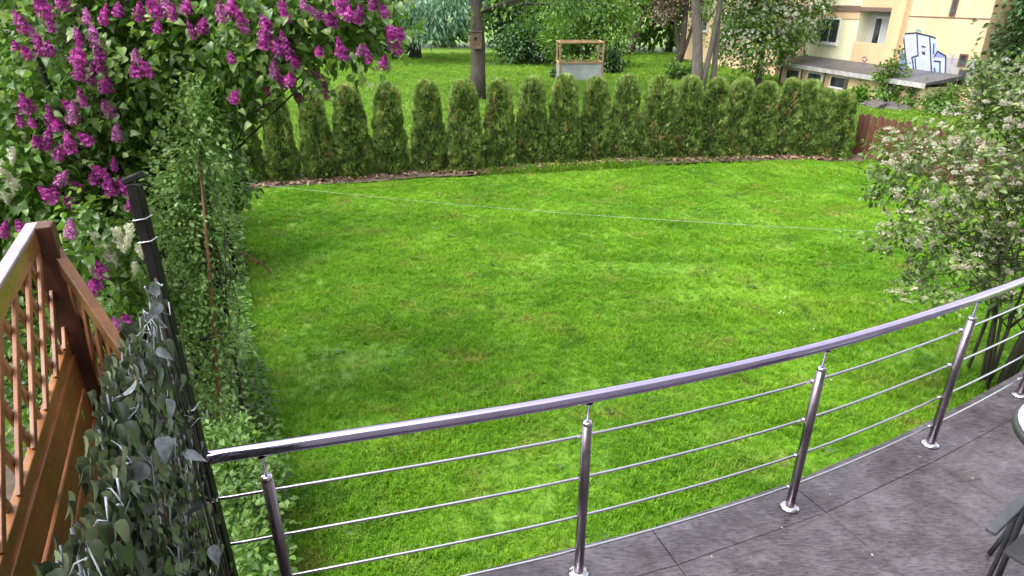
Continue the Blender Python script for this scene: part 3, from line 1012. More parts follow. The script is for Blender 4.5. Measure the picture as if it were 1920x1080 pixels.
MB().beam(W(0.415, 0.28, 0.47), W(0.43, 0.28, 0.95), fl_, 0.50, 0.014).build('backrest', M['fabric'], ch, 0.004)


# ------------------------------------------------------------------ lattice screen
CX = Vector((-1.64, 2.1, 0))
UP = Vector((0, 0, 1))
dL = Vector((0.432, -0.902, 0)).normalized()
dR = Vector((0.819, -0.574, 0)).normalized()
lat = empty('lattice_screen', (CX.x, CX.y, 0))
tag(lat, 'orange stained wooden lattice screen with boards below and a dark corner post', 'trellis')
LO = Vector((0, 0, 0))


def clip_line(p, d, poly):
    """the piece of the line p + t d inside a convex polygon (counter-clockwise)"""
    t0, t1 = -1e9, 1e9
    for i in range(len(poly)):
        a, b = Vector(poly[i]), Vector(poly[(i + 1) % len(poly)])
        e = b - a
        nrm = Vector((-e.y, e.x))
        num, den = nrm.dot(p - a), nrm.dot(d)
        if abs(den) < 1e-9:
            if num < 0: return None
            continue
        t = -num / den
        if den > 0: t0 = max(t0, t)
        else: t1 = min(t1, t)
    return (t0, t1) if t1 - t0 > 0.03 else None


def lattice_panel(direction, poly, families):
    nrm = Vector((direction.y, -direction.x, 0))
    if nrm.dot(-CX) < 0: nrm = -nrm              # faces the terrace
    for dd, depth, spacing in families:
        d2 = Vector(dd).normalized()
        q = Vector((-d2.y, d2.x))
        for k in range(-60, 61):
            p = Vector((0.3, 2.5)) + q * (k * spacing)
            r = clip_line(p, d2, poly)
            if not r: continue
            a, b = p + d2 * r[0], p + d2 * r[1]
            A = direction * a.x + UP * a.y + nrm * depth
            B = direction * b.x + UP * b.y + nrm * depth
            MB().beam(A, B, nrm, 0.0105, 0.026).build('slat', M['lattice'], lat, 0.002)
    return nrm


nL = lattice_panel(dL, [(0.10, 2.58), (1.5, 2.58), (1.5, 2.93), (0.10, 2.93)], [((1.4, -1), 0.007, 0.115), ((0.45, 1), -0.007, 0.125)])
nR = lattice_panel(dR, [(0.03, 1.85), (0.52, 1.85), (0.52, 2.47), (0.03, 2.90)], [((0.255, 1), 0.007, 0.072), ((-0.45, 1), -0.007, 0.10)])
pf = (dL + dR).normalized() * 0.085
MB().obox(pf + UP * 1.503, dL * 0.041, Vector((dL.y, -dL.x, 0)) * 0.041, UP * 1.503).build('corner_post', M['lattice_post'], lat, 0.005)
MB().beam(dL * 0.05 + UP * 2.962, dL * 1.55 + UP * 2.962, UP, 0.062, 0.036).build('top_rail', M['wet_rail'], lat, 0.004)
MB().beam(dL * 0.05 + UP * 3.0005, dL * 1.55 + UP * 3.0005, UP, 0.012, 0.036).build('pale_rail_strip', M['pale_cap'], lat, 0.003)  # pale strip added to give the rail a lavender-grey top
MB().beam(dR * 0.05 + UP * 2.935, dR * 0.54 + UP * 2.495, UP, 0.05, 0.034).build('sloping_rail', M['lattice_rail'], lat, 0.004)
MB().beam(dR * 0.53 + UP * 0.0, dR * 0.53 + UP * 2.48, dR, 0.05, 0.05).build('end_post', M['lattice_post'], lat, 0.004)
MB().beam(dR * 0.042 + UP * 1.82, dR * 0.504 + UP * 1.82, UP, 0.06, 0.042).build('bottom_rail', M['lattice_rail'], lat, 0.004)
z = 2.455
MB().beam(dL * 0.105 + UP * 2.56, dL * 1.55 + UP * 2.56, UP, 0.045, 0.022).build('middle_rail', M['lattice_rail'], lat, 0.004)
k = 0
z = 2.465
while z > 0.2:
    tw = random.uniform(-0.006, 0.006)
    MB().beam(dL * 0.105 + UP * z + nL * 0.006, dL * 1.55 + UP * (z + tw) + nL * 0.006, UP, 0.122, 0.02).build('board', M['lattice_board'], lat, 0.003)
    z -= 0.138
for s in (0.75, 1.5):
    MB().beam(dL * s - nL * 0.032, dL * s + UP * 2.5 - nL * 0.032, dL, 0.05, 0.045).build('back_post', M['lattice_post'], lat, 0.004)

gs_ = at(150, 770, Y=1.86)
ge_ = at(180, 880, Y=1.86)
dd = (ge_ - gs_).normalized()
st = MB().tube([gs_, ge_, Vector((ge_.x + 0.02, ge_.y, 0.0))], 0.007, 8).build('green_stake', M['green_stake'])
tag(st, 'thin bright green plant stake beside the artificial leaf screen', 'stake')


# ------------------------------------------------------------------ black post and artificial leaf screen
PX = Vector((-1.10, 1.82, 0))
bp = empty('black_post', PX)
tag(bp, 'slim black steel post with slanted cap and white ties', 'post')
MB().obox(UP * 1.6, (0.0165, 0, 0), (0, 0.0165, 0), UP * 1.6).build('shaft', M['black_post'], bp, 0.003)
MB().obox((0.005, -0.005, 3.222), Vector((0.025, 0, 0.009)), (0, 0.020, 0), (-0.003, 0, 0.009)).build('cap', M['black_post'], bp, 0.004)
for z in (3.10, 3.03, 2.42, 2.02, 1.58):
    q = [(sx * 0.019, sy * 0.019, z + 0.003 * sx) for sx, sy in ((-1, -1), (1, -1), (1, 1), (-1, 1), (-1, -1))]
    m_ = MB().tube(q, 0.002, 6)
    if z < 3: m_.tube([(0.019, -0.016, z), (0.042, -0.04, z + 0.026)], [0.002, 0.0013], 6)
    m_.build('cable_tie', M['tie'], bp)

SC = [(PX.x + 0.012, PX.y - 0.045), (-1.04, 1.56), (-0.955, 1.31), (-0.86, 1.08), (-0.775, 0.88), (-0.70, 0.70), (-0.60, 0.45)]
SCp = cat([Vector((x, y, 0)) for x, y in SC], 6)
scl_ = [0.0]
for a, b in zip(SCp[:-1], SCp[1:]): scl_.append(scl_[-1] + (b - a).length)
SCL = scl_[-1]


def screen_pt(s):
    s = min(max(s, 0), SCL - 1e-6)
    for i in range(len(SCp) - 1):
        if scl_[i + 1] >= s:
            f = (s - scl_[i]) / (scl_[i + 1] - scl_[i])
            d = (SCp[i + 1] - SCp[i]).normalized()
            return SCp[i].lerp(SCp[i + 1], f), d
    return SCp[-1], Vector((0, -1, 0))


def screen_top(s):
    return 2.985 - 0.09 * min(s / 0.5, 1) - 0.03 * math.sin(s * 9)


scr = empty('artificial_leaf_screen', (PX.x + 0.05, PX.y - 0.1, 0))
tag(scr, 'artificial dark green leaf screen on a grey net tied to the black post', 'privacy screen')
so = -Vector((PX.x + 0.05, PX.y - 0.1, 0))
nets = MB()
ns = 60
for fam in (1, -1):
    for k in range(-46, 60):
        pts = []
        for q in range(0, 25):
            z = 0.9 + q * 0.09
            s = k * 0.042 + fam * (z - 0.9) * 0.55 + 0.008 * math.sin(q * 2.1 + k)
            if 0.0 <= s <= SCL and z < screen_top(s):
                p, d = screen_pt(s)
                n_ = Vector((-d.y, d.x, 0))
                pts.append(p + UP * z + so + n_ * random.uniform(-0.008, 0.008))
            elif len(pts) > 1:
                nets.tube(pts, 0.0026, 4, cap=False)
                pts = []
            else:
                pts = []
        if len(pts) > 1: nets.tube(pts, 0.0026, 4, cap=False)
o = nets.build('net', M['net'], scr)
o['kind'] = 'stuff'
# willow canes close to the post
for k in range(7):
    s = 0.02 + k * 0.018
    p, d = screen_pt(s)
    n_ = Vector((-d.y, d.x, 0))
    MB().tube([p + UP * z + so + n_ * (0.012 + 0.006 * math.sin(k * 2 + z * 3)) for z in np.linspace(0.9, 2.93 - 0.03 * k, 10)], 0.0042, 6).build('cane', M['cane'], scr)
leaf_variants = []
for q in range(4):
    tv, tf = IVY
    leaf_variants.append(foliage_mesh('leaf', np.zeros((1, 3)), np.array([[0, 1.0, 0]]), np.array([[0, 0, 1.0]]), 1.0, IVY, M['fake_leaf'], np.array([0.15 + 0.24 * q])))
pale_variants = [foliage_mesh('leaf', np.zeros((1, 3)), np.array([[0, 1.0, 0]]), np.array([[0, 0, 1.0]]), 1.0, IVY, M['fake_pale'], np.array([0.2 + 0.5 * q])) for q in range(2)]


def leaf_frame(s, lift, tz, spread=0.9):
    p, d = screen_pt(s)
    n_ = Vector((-d.y, d.x, 0))
    if n_.x < 0: n_ = -n_                                # towards the terrace
    ax = (Vector((0, 0, -1)) + d * random.gauss(0, 0.55) + n_ * random.uniform(-0.05, 0.5)).normalized()
    nr = (n_ + d * random.gauss(0, 0.4) + UP * random.uniform(-0.1, 0.7) * spread).normalized()
    return p + UP * tz + n_ * lift + so, ax, nr


for i in range(270):
    s = SCL * random.random() ** 0.9
    s = max(s, 0.05)
    top = screen_top(s)
    if s < 0.25 and random.random() < 0.75: continue
    z = top - (top - 1.0) * random.random() ** 1.15 + 0.02
    p, ax, nr = leaf_frame(s, 0.03 + 0.035 * random.random(), z)
    pale = random.random() < 0.13
    o = link('leaf', random.choice(pale_variants if pale else leaf_variants), scr)
    x = ax.cross(nr).normalized()
    zz = x.cross(ax)
    L = random.uniform(0.045, 0.085)
    o.matrix_local = Matrix(((x.x * L, ax.x * L, zz.x * L, p.x), (x.y * L, ax.y * L, zz.y * L, p.y), (x.z * L, ax.z * L, zz.z * L, p.z), (0, 0, 0, 1)))
    if pale: o['label'] = 'pale blue-grey leaf of the screen'
for px, py in ((250, 850), (205, 990), (262, 775), (325, 965), (248, 590), (228, 572), (195, 745), (212, 905), (240, 690), (285, 730), (180, 960), (300, 880), (350, 1050)):
    ray = at(px, py, Y=1.0) - Vector((0, 0, H))
    s = min((k * 0.005 for k in range(int(SCL / 0.005))), key=lambda q: abs(screen_pt(q)[0].x / screen_pt(q)[0].y - ray.x))
    z = H + ray.z * screen_pt(s)[0].y
    p, ax, nr = leaf_frame(s, 0.07, z + 0.03)
    nr = (nr + Vector((0.4 + random.gauss(0, .3), -0.3 + random.gauss(0, .3), 0.6))).normalized()
    ax = (ax + Vector((random.gauss(0, .5), random.gauss(0, .5), random.gauss(0, .3)))).normalized()
    o = link('leaf', random.choice(pale_variants), scr)
    o['label'] = 'pale blue-grey leaf of the screen'
    x = ax.cross(nr).normalized()
    zz = x.cross(ax)
    L = random.uniform(0.055, 0.078)
    o.matrix_local = Matrix(((x.x * L * 1.1, ax.x * L, zz.x * L, p.x), (x.y * L * 1.1, ax.y * L, zz.y * L, p.y), (x.z * L * 1.1, ax.z * L, zz.z * L, p.z), (0, 0, 0, 1)))
A, B, C_, S_ = [], [], [], []
for i in range(7000):
    s = SCL * random.random()
    if s < 0.22 and random.random() < 0.8 - 2 * s: continue
    if s < 0.10 + 0.5 * random.random() and random.random() < 0.35: continue
    z = screen_top(s) - (screen_top(s) - 0.95) * random.random() ** 1.05
    p, ax, nr = leaf_frame(s, random.uniform(-0.03, 0.035), z)
    A.append(p); B.append(ax); C_.append(nr); S_.append(random.uniform(0.035, 0.075))
o = link('small_leaves', foliage_mesh('small_leaves', np.array(A), np.array(B), np.array(C_), np.array(S_), IVY, M['fake_leaf'], width=0.6 + 0.4 * rng.random(len(A))), scr)
o['kind'] = 'stuff'
# twining stems with pale tips along the top
tw = MB()
for k in range(46):
    s = random.uniform(0.05, SCL * 0.95)
    p, d = screen_pt(s)
    n_ = Vector((-d.y, d.x, 0))
    if n_.x < 0: n_ = -n_
    z0 = screen_top(s) - 0.02 - 0.9 * random.random() ** 2.2
    a = p + UP * z0 + n_ * 0.02 + so
    b = a + d * random.uniform(-0.1, 0.1) + UP * random.uniform(-0.07, 0.05) + n_ * 0.035
    c = b + d * random.uniform(-0.05, 0.05) + UP * random.uniform(-0.05, 0.05)
    tw.tube([a, a.lerp(b, 0.5) + UP * 0.015, b, c], [0.0017, 0.0016, 0.0015, 0.0026], 5)
tw.build('vine_stems', M['net'], scr)['kind'] = 'stuff'


# ------------------------------------------------------------------ lilac with purple panicles
def panicle(name, n, L, wid, mat, fl=0.010):
    t = rng.random(n) ** 0.8
    a = rng.random(n) * 6.283
    r = wid * (np.sin(np.pi * np.clip(0.12 + 0.88 * t, 0, 1)) * 0.55 + 0.5 * (1 - t)) * (0.75 + 0.3 * rng.random(n)) * (0.85 + 0.3 * np.sin(t * 17 + a * 2))
    p = np.stack([r * np.cos(a), r * np.sin(a), t * L], 1)
    out = np.stack([np.cos(a), np.sin(a), 0.35 * np.ones(n)], 1) + rng.normal(size=(n, 3)) * 0.35
    ax = np.cross(out, rand_dirs(n))
    return foliage_mesh(name, p, ax, out, fl * (0.8 + 0.5 * rng.random(n)), FLORET, mat)


purple = [panicle('flower_panicle', 420, L, w, M['lilac_flower'], 0.0125) for L, w in ((0.20, 0.062), (0.16, 0.068), (0.24, 0.060), (0.13, 0.056))]
faded = panicle('flower_panicle', 330, 0.18, 0.058, M['lilac_faded'], 0.0125)
withered = panicle('flower_panicle', 160, 0.12, 0.045, M['lilac_bud'], 0.011)
white = [panicle('flower_panicle', 260, L, w, M['white_flower'], 0.012) for L, w in ((0.17, 0.042), (0.13, 0.045))]


def put_panicle(me, p, parent, base, tilt=0.5, s=1.0, down=False, stemmat=None):
    d = Vector((random.gauss(0, tilt), random.gauss(-0.15, tilt), 1.0)).normalized()
    if down: d.z = -abs(d.z); d = (d + Vector((0, -0.3, -0.5))).normalized()
    o = link('flower_panicle', me, parent)
    o.location = p - base - d * 0.08 * s
    o.rotation_euler = d.to_track_quat('Z', 'Y').to_euler()
    o.scale = (s,) * 3
    return o


lil_base = Vector((-3.25, 5.6, 0))
lil = empty('lilac_bush', lil_base)
tag(lil, 'tall lilac bush in full purple bloom behind the lattice screen', 'lilac')


def E(px, py, Y, rx, ry, rz, base):
    return (at(px, py, Y=Y) - base, (rx, ry, rz))


ells = [E(120, 140, 5.3, 0.75, 0.7, 0.62, lil_base), E(300, 120, 5.4, 0.75, 0.7, 0.62, lil_base), E(220, -120, 5.5, 1.1, 0.8, 0.7, lil_base),
        E(110, 300, 5.1, 0.55, 0.55, 0.5, lil_base), E(260, 270, 5.5, 0.6, 0.5, 0.5, lil_base), E(440, 60, 5.3, 0.55, 0.5, 0.5, lil_base),
        E(560, 20, 5.2, 0.55, 0.4, 0.42, lil_base), E(545, 110, 5.1, 0.24, 0.25, 0.22, lil_base), E(668, 10, 5.1, 0.32, 0.28, 0.28, lil_base), E(690, 70, 5.05, 0.20, 0.2, 0.20, lil_base),
        E(150, 430, 4.9, 0.45, 0.4, 0.4, lil_base), E(210, 540, 4.7, 0.35, 0.4, 0.4, lil_base), E(40, 420, 5.0, 0.4, 0.4, 0.5, lil_base), E(430, 150, 5.5, 0.4, 0.3, 0.3, lil_base)]
o, cc = crown('foliage', ells, 19000, 0.066, HEART, M['lilac_leaf'], lil, clumps=620, spread=0.11, droop=0.35, shell=0.25)
o['kind'] = 'stuff'
mb = MB()
for k, (tx, ty) in enumerate(((-0.5, -0.3), (0.1, 0.1), (0.5, -0.2), (-0.1, -0.5), (0.3, 0.3))):
    mb.tube([(tx * .3, ty * .3, -0.05), (tx * .5, ty * .6, 0.9), (tx, ty, 1.9), (tx * 1.5, ty * 1.4, 3.0), (tx * 2.0, ty * 1.6, 3.9)], [0.055, 0.048, 0.038, 0.026, 0.012], 8)
limbs(mb, (0, 0, 0.6), [tuple(c) for c in cc[::9]], 0.016)
mb.build('stems', M['bark'], lil)
PUR = [(40, 45), (80, 12), (95, 48), (28, 83), (62, 65), (50, 98), (75, 92), (90, 88), (147, 72), (147, 105), (178, 72), (185, 95), (187, 122), (150, 135), (172, 145), (200, 155), (163, 33), (119, 3),
       (195, 35), (222, 15), (262, 25), (290, 15), (310, 10), (295, 48), (325, 28), (350, 12), (360, 62), (381, 45), (415, 25), (433, 15), (455, 45), (495, 40), (530, 12), (535, 30), (590, 25), (620, 35),
       (497, 72), (520, 88), (538, 95), (556, 115), (515, 130), (545, 148), (530, 152), (598, 93), (640, 95), (433, 108), (255, 105), (252, 130), (275, 130), (440, 182), (155, 188), (125, 195), (137, 215),
       (48, 195), (95, 225), (108, 232), (38, 228), (60, 230), (203, 205), (157, 258), (130, 272), (70, 265), (88, 268), (110, 285), (220, 250), (185, 320), (215, 312), (175, 332), (207, 350), (235, 350),
       (118, 335), (100, 350), (145, 350), (90, 365), (8, 435), (35, 420), (132, 432), (130, 378), (245, 385), (178, 530), (190, 508), (168, 545), (222, 612), (236, 598), (673, 30), (720, 20), (740, 85), (750, 60),
       (675, 95), (720, 117), (690, 108), (735, 55), (700, 5), (655, 25), (570, 12), (605, 28), (640, 8)]
for i, (px, py) in enumerate(PUR):
    Y = 4.5 if px < 480 else 4.62
    if py > 400: Y = 3.85
    p = at(px, py, Y=Y + random.uniform(-0.12, 0.12))
    put_panicle(faded if i % 6 == 4 else purple[i % 4], p, lil, lil_base, 0.30, random.uniform(0.45, 0.9))
for px, py in ((612, 172), (558, 178), (500, 168), (590, 140), (605, 160), (572, 155)):
    put_panicle(withered, at(px, py, Y=4.95), lil, lil_base, 0.7, 0.8)['label'] = 'withered dusky flower panicle'
# the arching spray of twigs to the right carries the last panicles
mb = MB()
for (x0, y0, x1, y1) in ((470, 60, 640, 40), (480, 90, 620, 150), (560, 60, 720, 60), (640, 40, 735, 80), (540, 100, 612, 168), (600, 20, 700, 8)):
    a, b = at(x0, y0, Y=5.15) - lil_base, at(x1, y1, Y=5.0) - lil_base
    mb.tube([a, a.lerp(b, 0.5) + Vector((0, 0, 0.06)), b], [0.009, 0.007, 0.004], 6)
mb.build('twigs', M['bark'], lil)
# leaves one can pick out along the fringe
hl = [foliage_mesh('leaf', np.zeros((1, 3)), np.array([[0, 1.0, 0]]), np.array([[0, 0, 1.0]]), 1.0, HEART, M['lilac_leaf'], np.array([0.35 + 0.2 * q])) for q in range(4)]
for i in range(240):
    px, py = PUR[random.randrange(len(PUR))]
    p = at(px + random.gauss(0, 34), py + random.gauss(10, 30), Y=4.55 + random.uniform(0, 0.3) - (0.4 if py > 400 else 0)) - lil_base
    ax = Vector((random.gauss(0, 1), random.gauss(-0.5, 0.6), random.gauss(-0.4, 0.5))).normalized()
    nr = Vector((random.gauss(0, .5), random.gauss(-.5, .5), 1)).normalized()
    x = ax.cross(nr).normalized()
    zz = x.cross(ax)
    L = random.uniform(0.05, 0.075)
    o = link('leaf', hl[i % 4], lil)
    o.matrix_local = Matrix(((x.x * L, ax.x * L, zz.x * L, p.x), (x.y * L, ax.y * L, zz.y * L, p.y), (x.z * L, ax.z * L, zz.z * L, p.z), (0, 0, 0, 1)))

# white-flowering bush woven in below it
wb_base = Vector((-2.75, 4.45, 0))
wl = empty('white_lilac_bush', wb_base)
tag(wl, 'white flowering bush growing between the lattice screen and the black post', 'bush')
ells = [E(200, 470, 4.25, 0.28, 0.25, 0.3, wb_base), E(235, 590, 4.2, 0.22, 0.25, 0.3, wb_base), E(170, 640, 4.3, 0.35, 0.3, 0.35, wb_base), E(120, 760, 4.3, 0.5, 0.35, 0.4, wb_base), E(60, 640, 4.5, 0.5, 0.35, 0.5, wb_base)]
o, cc = crown('foliage', ells, 4200, 0.062, HEART, M['lilac_leaf'], wl, clumps=200, spread=0.10, droop=0.4, shell=0.2)
o['kind'] = 'stuff'
mb = MB()
limbs(mb, (0, 0, -0.05), [tuple(c) for c in cc[::9]], 0.014, (0.0, 0.3))
mb.build('stems', M['bark'], wl)
for i, (px, py) in enumerate([(185, 463), (223, 443), (243, 437), (197, 475), (170, 493), (230, 465), (253, 503), (213, 490), (238, 455), (180, 450), (262, 470)]):
    put_panicle(white[i % 2], at(px, py, Y=4.05), wl, wb_base, 0.5, random.uniform(0.6, 0.9), down=True)
wb2_base = Vector((-3.9, 4.9, 0))
wl2 = empty('white_blossom_bush', wb2_base)
tag(wl2, 'leafy bush with a few white blossoms at the edge of the purple lilac', 'bush')
ells = [E(10, 320, 4.7, 0.35, 0.3, 0.35, wb2_base), E(-40, 420, 4.8, 0.5, 0.4, 0.5, wb2_base), E(-30, 560, 4.8, 0.5, 0.4, 0.5, wb2_base)]
o, cc = crown('foliage', ells, 2600, 0.062, HEART, M['fresh_leaf'], wl2, clumps=110, spread=0.10, droop=0.4, shell=0.2)
o['kind'] = 'stuff'
mb = MB()
limbs(mb, (0, 0, -0.05), [tuple(c) for c in cc[::9]], 0.014, (0.0, 0.3))
mb.build('stems', M['bark'], wl2)
for i, (px, py) in enumerate([(22, 292), (15, 340), (28, 350), (12, 372), (5, 318)]):
    put_panicle(white[i % 2], at(px, py, Y=4.45), wl2, wb2_base, 0.5, 0.75, down=True)


# ------------------------------------------------------------------ small-leaved shrub with its stakes
sb = Vector((-2.55, 5.0, 0))
sm = empty('small_leaved_shrub', sb)
tag(sm, 'tall slim shrub with small pale green leaves tied to a reddish stake', 'shrub')
ells = [E(376, 178, 4.9, 0.07, 0.08, 0.16, sb), E(375, 215, 4.9, 0.12, 0.13, 0.22, sb), E(370, 270, 4.9, 0.22, 0.2, 0.25, sb), E(350, 340, 5.0, 0.26, 0.24, 0.28, sb), E(390, 350, 5.1, 0.18, 0.24, 0.28, sb), E(345, 430, 4.9, 0.24, 0.24, 0.3, sb), E(392, 450, 5.0, 0.18, 0.24, 0.3, sb),
        E(345, 540, 4.8, 0.2, 0.24, 0.3, sb), E(395, 560, 4.9, 0.16, 0.24, 0.3, sb), E(355, 630, 4.7, 0.17, 0.2, 0.28, sb), E(415, 650, 4.8, 0.15, 0.2, 0.25, sb), E(385, 730, 4.7, 0.2, 0.2, 0.25, sb), E(420, 790, 4.6, 0.22, 0.25, 0.2, sb)]
o, cc = crown('foliage', ells, 12000, 0.041, OVAL, M['small_leaf'], sm, clumps=520, spread=0.065, droop=0.1, shell=0.15)
o['kind'] = 'stuff'
mb = MB()
mb.tube([(0.05, -0.1, -0.05), (0.08, -0.05, 0.8), (0.05, 0, 1.6), (0.1, 0.05, 2.4), (0.16, 0.1, 3.0)], [0.02, 0.018, 0.015, 0.011, 0.005], 7)
limbs(mb, (0.06, 0, 0.1), [tuple(c) for c in cc[::7]], 0.007, (0.3, 0.85))
mb.build('stems', M['bark'], sm)
a, b = at(374, 300, Y=4.86), at(412, 785, Y=4.60)
stk = MB().tube([Vector((b.x, b.y, -0.05)), b, b.lerp(a, 0.5) + Vector((0.012, 0, 0)), a], [0.014, 0.013, 0.012, 0.009], 8).build('reddish_stake', M['stake'])
tag(stk, 'long reddish brown stake standing in the pale small-leaved shrub', 'stake')
# second, smaller shrub nearer the terrace and a bush towards the hedge
def shrub(name, label, base, ells, n, size, tm, mat, spread=0.1, clumps=None, shell=0.2, droop=0.2, group=None, cat_='shrub', bark='bark', stems=True):
    t = empty(name, base)
    tag(t, label, cat_, group)
    o, cc = crown('foliage', [(Vector(c) - Vector(base), r) for c, r in ells], n, size, tm, mat, t, clumps=clumps, spread=spread, droop=droop, shell=shell)
    o['kind'] = 'stuff'
    if stems:
        mb = MB()
        limbs(mb, (0, 0, -0.05), [tuple(c) for c in cc[::max(1, len(cc) // 22)]], max(0.012, size * 0.3), (0.0, 0.3))
        mb.build('stems', M[bark], t)
    return t


W_ = lambda px, py, Y, rx, ry, rz: (at(px, py, Y=Y), (rx, ry, rz))
shrub('leafy_bush', 'low leafy green bush below the end of the handrail', (-1.75, 3.55, 0), [W_(440, 850, 3.9, 0.2, 0.25, 0.2), W_(470, 940, 3.4, 0.14, 0.25, 0.16), W_(455, 900, 3.6, 0.18, 0.25, 0.18), W_(480, 1010, 3.1, 0.1, 0.2, 0.14)], 2800, 0.05, OVAL, M['weed_leaf'], 0.07)
shrub('border_bush', 'broad-leaved green bush between the pale shrub and the hedge', (-4.3, 8.6, 0), [W_(405, 300, 9, 0.3, 0.4, 0.6), W_(405, 350, 8.4, 0.28, 0.4, 0.5), W_(432, 335, 8.6, 0.14, 0.3, 0.2), W_(370, 330, 8.6, 0.45, 0.5, 0.8)], 3600, 0.085, HEART, M['fresh_leaf'], 0.12)
lb = at(436, 760, z=0.0)
tr = empty('slim_trunk', lb)
tag(tr, 'slim grey mossy trunk standing at the lawn border', 'tree trunk')
MB().tube([(0, 0, -0.05), (0.02, 0.05, 0.4), (-0.02, 0.1, 0.9), (0.01, 0.12, 1.4)], [0.035, 0.03, 0.026, 0.02], 8).build('trunk', M['bark_grey'], tr)
mb = MB()
for k in range(5):
    a = Vector((0, 0.1, 0.5 + 0.18 * k)); d = Vector((random.uniform(0.1, 0.35), random.uniform(-0.2, 0.2), random.uniform(0.0, 0.25)))
    mb.tube([a, a + d * 0.6, a + d + Vector((0, 0, -0.04))], [0.007, 0.005, 0.003], 5)
mb.build('twigs', M['bark'], tr)
# dry twig reaching over the lawn
a, b = at(430, 470, Y=6.0), at(505, 503, Y=6.2)
tw_ = MB().tube([a, a.lerp(b, 0.5) + Vector((0, 0, 0.05)), b], [0.008, 0.006, 0.003], 6)
for k in range(16):
    f = 0.3 + 0.7 * random.random()
    p = a.lerp(b, f); q = p + Vector((random.uniform(-0.03, 0.08), random.uniform(-.05, .05), random.uniform(-0.09, 0.05)))
    tw_.tube([p, q], [0.004, 0.007], 4)
bt = tag(tw_.build('dry_branch', M['stake']), 'dry brown twig leaning out over the lawn edge', 'branch')
sp_ = tw_


# backing plants behind the lilac
shrub('dark_conifer', 'dark dense conifer showing behind the purple lilac', (-8.2, 9.5, 0), [((-8.2, 9.5, 1.0), (1.6, 1.2, 1.4)), ((-8.0, 9.5, 2.6), (1.3, 1.1, 1.4)), ((-7.6, 9.5, 4.2), (1.0, 1.0, 1.3))], 9000, 0.16, SPRAY, M['dark_leaf'], 0.2, cat_='conifer')
shrub('tall_backing_bush', 'tall dense green bush behind the lilac', (-5.2, 8.2, 0), [((-5.1, 8.2, 1.0), (1.2, 0.8, 1.1)), ((-5.0, 8.1, 2.2), (1.0, 0.7, 0.9)), ((-4.4, 7.9, 1.2), (0.55, 0.6, 1.0)), ((-6.4, 8.6, 1.6), (1.0, 0.8, 1.6)), ((-6.2, 8.6, 3.5), (1.2, 0.8, 1.0))], 14000, 0.095, HEART, M['weed_leaf'], 0.16)
shrub('bird_cherry', 'bush with drooping white blossom beside the end thuja', (-4.9, 10.6, 0), [((-4.95, 10.6, 2.35), (0.35, 0.4, 0.5)), ((-5.6, 10.6, 1.6), (0.5, 0.5, 0.9))], 2200, 0.085, OVAL, M['fresh_leaf'], 0.13)
tb_ = bpy.data.objects['bird_cherry']
for i, (px, py) in enumerate([(470, 185), (482, 195), (488, 205), (476, 208), (465, 200), (490, 190), (484, 218)]):
    put_panicle(white[i % 2], at(px, py, Y=10.1), tb_, Vector((-4.9, 10.6, 0)), 0.4, 1.3, down=True)


# ------------------------------------------------------------------ cream blossom shrub beside the terrace
vb = Vector((4.95, 5.55, 0))
vs_ = empty('blossom_shrub', vb)
tag(vs_, 'many-stemmed shrub covered in cream blossom clusters beside the terrace', 'shrub')
ells = [E(1850, 240, 5.6, 0.42, 0.5, 0.36, vb), E(1760, 330, 5.4, 0.40, 0.5, 0.36, vb), E(1880, 380, 5.4, 0.50, 0.5, 0.42, vb), E(1700, 420, 5.3, 0.24, 0.35, 0.24, vb), E(1780, 460, 5.3, 0.36, 0.4, 0.28, vb), E(1690, 280, 5.5, 0.24, 0.3, 0.2, vb),
        E(1880, 520, 5.4, 0.32, 0.4, 0.2, vb), E(1740, 545, 5.2, 0.28, 0.3, 0.10, vb), E(1990, 330, 5.6, 0.6, 0.6, 0.6, vb), E(2060, 450, 5.7, 0.6, 0.5, 0.6, vb), E(1900, 170, 5.7, 0.3, 0.4, 0.25, vb), E(2000, 190, 5.7, 0.5, 0.5, 0.4, vb), E(1655, 350, 5.4, 0.12, 0.2, 0.10, vb), E(1660, 452, 5.3, 0.10, 0.2, 0.07, vb), E(1680, 550, 5.2, 0.10, 0.2, 0.05, vb)]
o, cc = crown('foliage', ells, 11500, 0.052, OVAL, M['shrub_leaf'], vs_, clumps=760, spread=0.06, droop=0.1, shell=0.15)
o['kind'] = 'stuff'
mb = MB()
tips = []
for k in range(13):
    a = 2 * math.pi * k / 13 + 0.3
    r = random.uniform(0.02, 0.13)
    e = Vector((math.cos(a) * random.uniform(0.3, 0.95), math.sin(a) * random.uniform(0.2, 0.6), random.uniform(1.7, 2.6)))
    b = Vector((math.cos(a) * r, math.sin(a) * r, -0.05))
    m1 = b.lerp(e, 0.35) + Vector((-math.cos(a) * 0.08, 0, 0.12))
    m2 = b.lerp(e, 0.7) + Vector((0, 0, 0.10))
    mb.tube([b, m1, m2, e], [random.uniform(0.013, 0.024), 0.015, 0.010, 0.004], 7)
    tips.append((m1, m2, e))
for c in cc[::3]:
    m = random.choice(tips)[random.choice((0, 1, 1))]
    c = Vector(c)
    if (c - m).length > 1.3: continue
    mb.tube([m, m.lerp(c, 0.5) + Vector((0, 0, -0.05)), c], [0.008, 0.006, 0.003], 5)
b2 = at(1812, 700, z=0.0) - vb
mb.tube([b2 + Vector((0, 0, -0.05)), b2 + Vector((0.02, 0, 0.6)), b2 + Vector((-0.02, 0, 1.3)), b2 + Vector((0.1, 0, 2.0))], [0.018, 0.016, 0.012, 0.006], 7)
mb.build('stems', M['bark'], vs_)
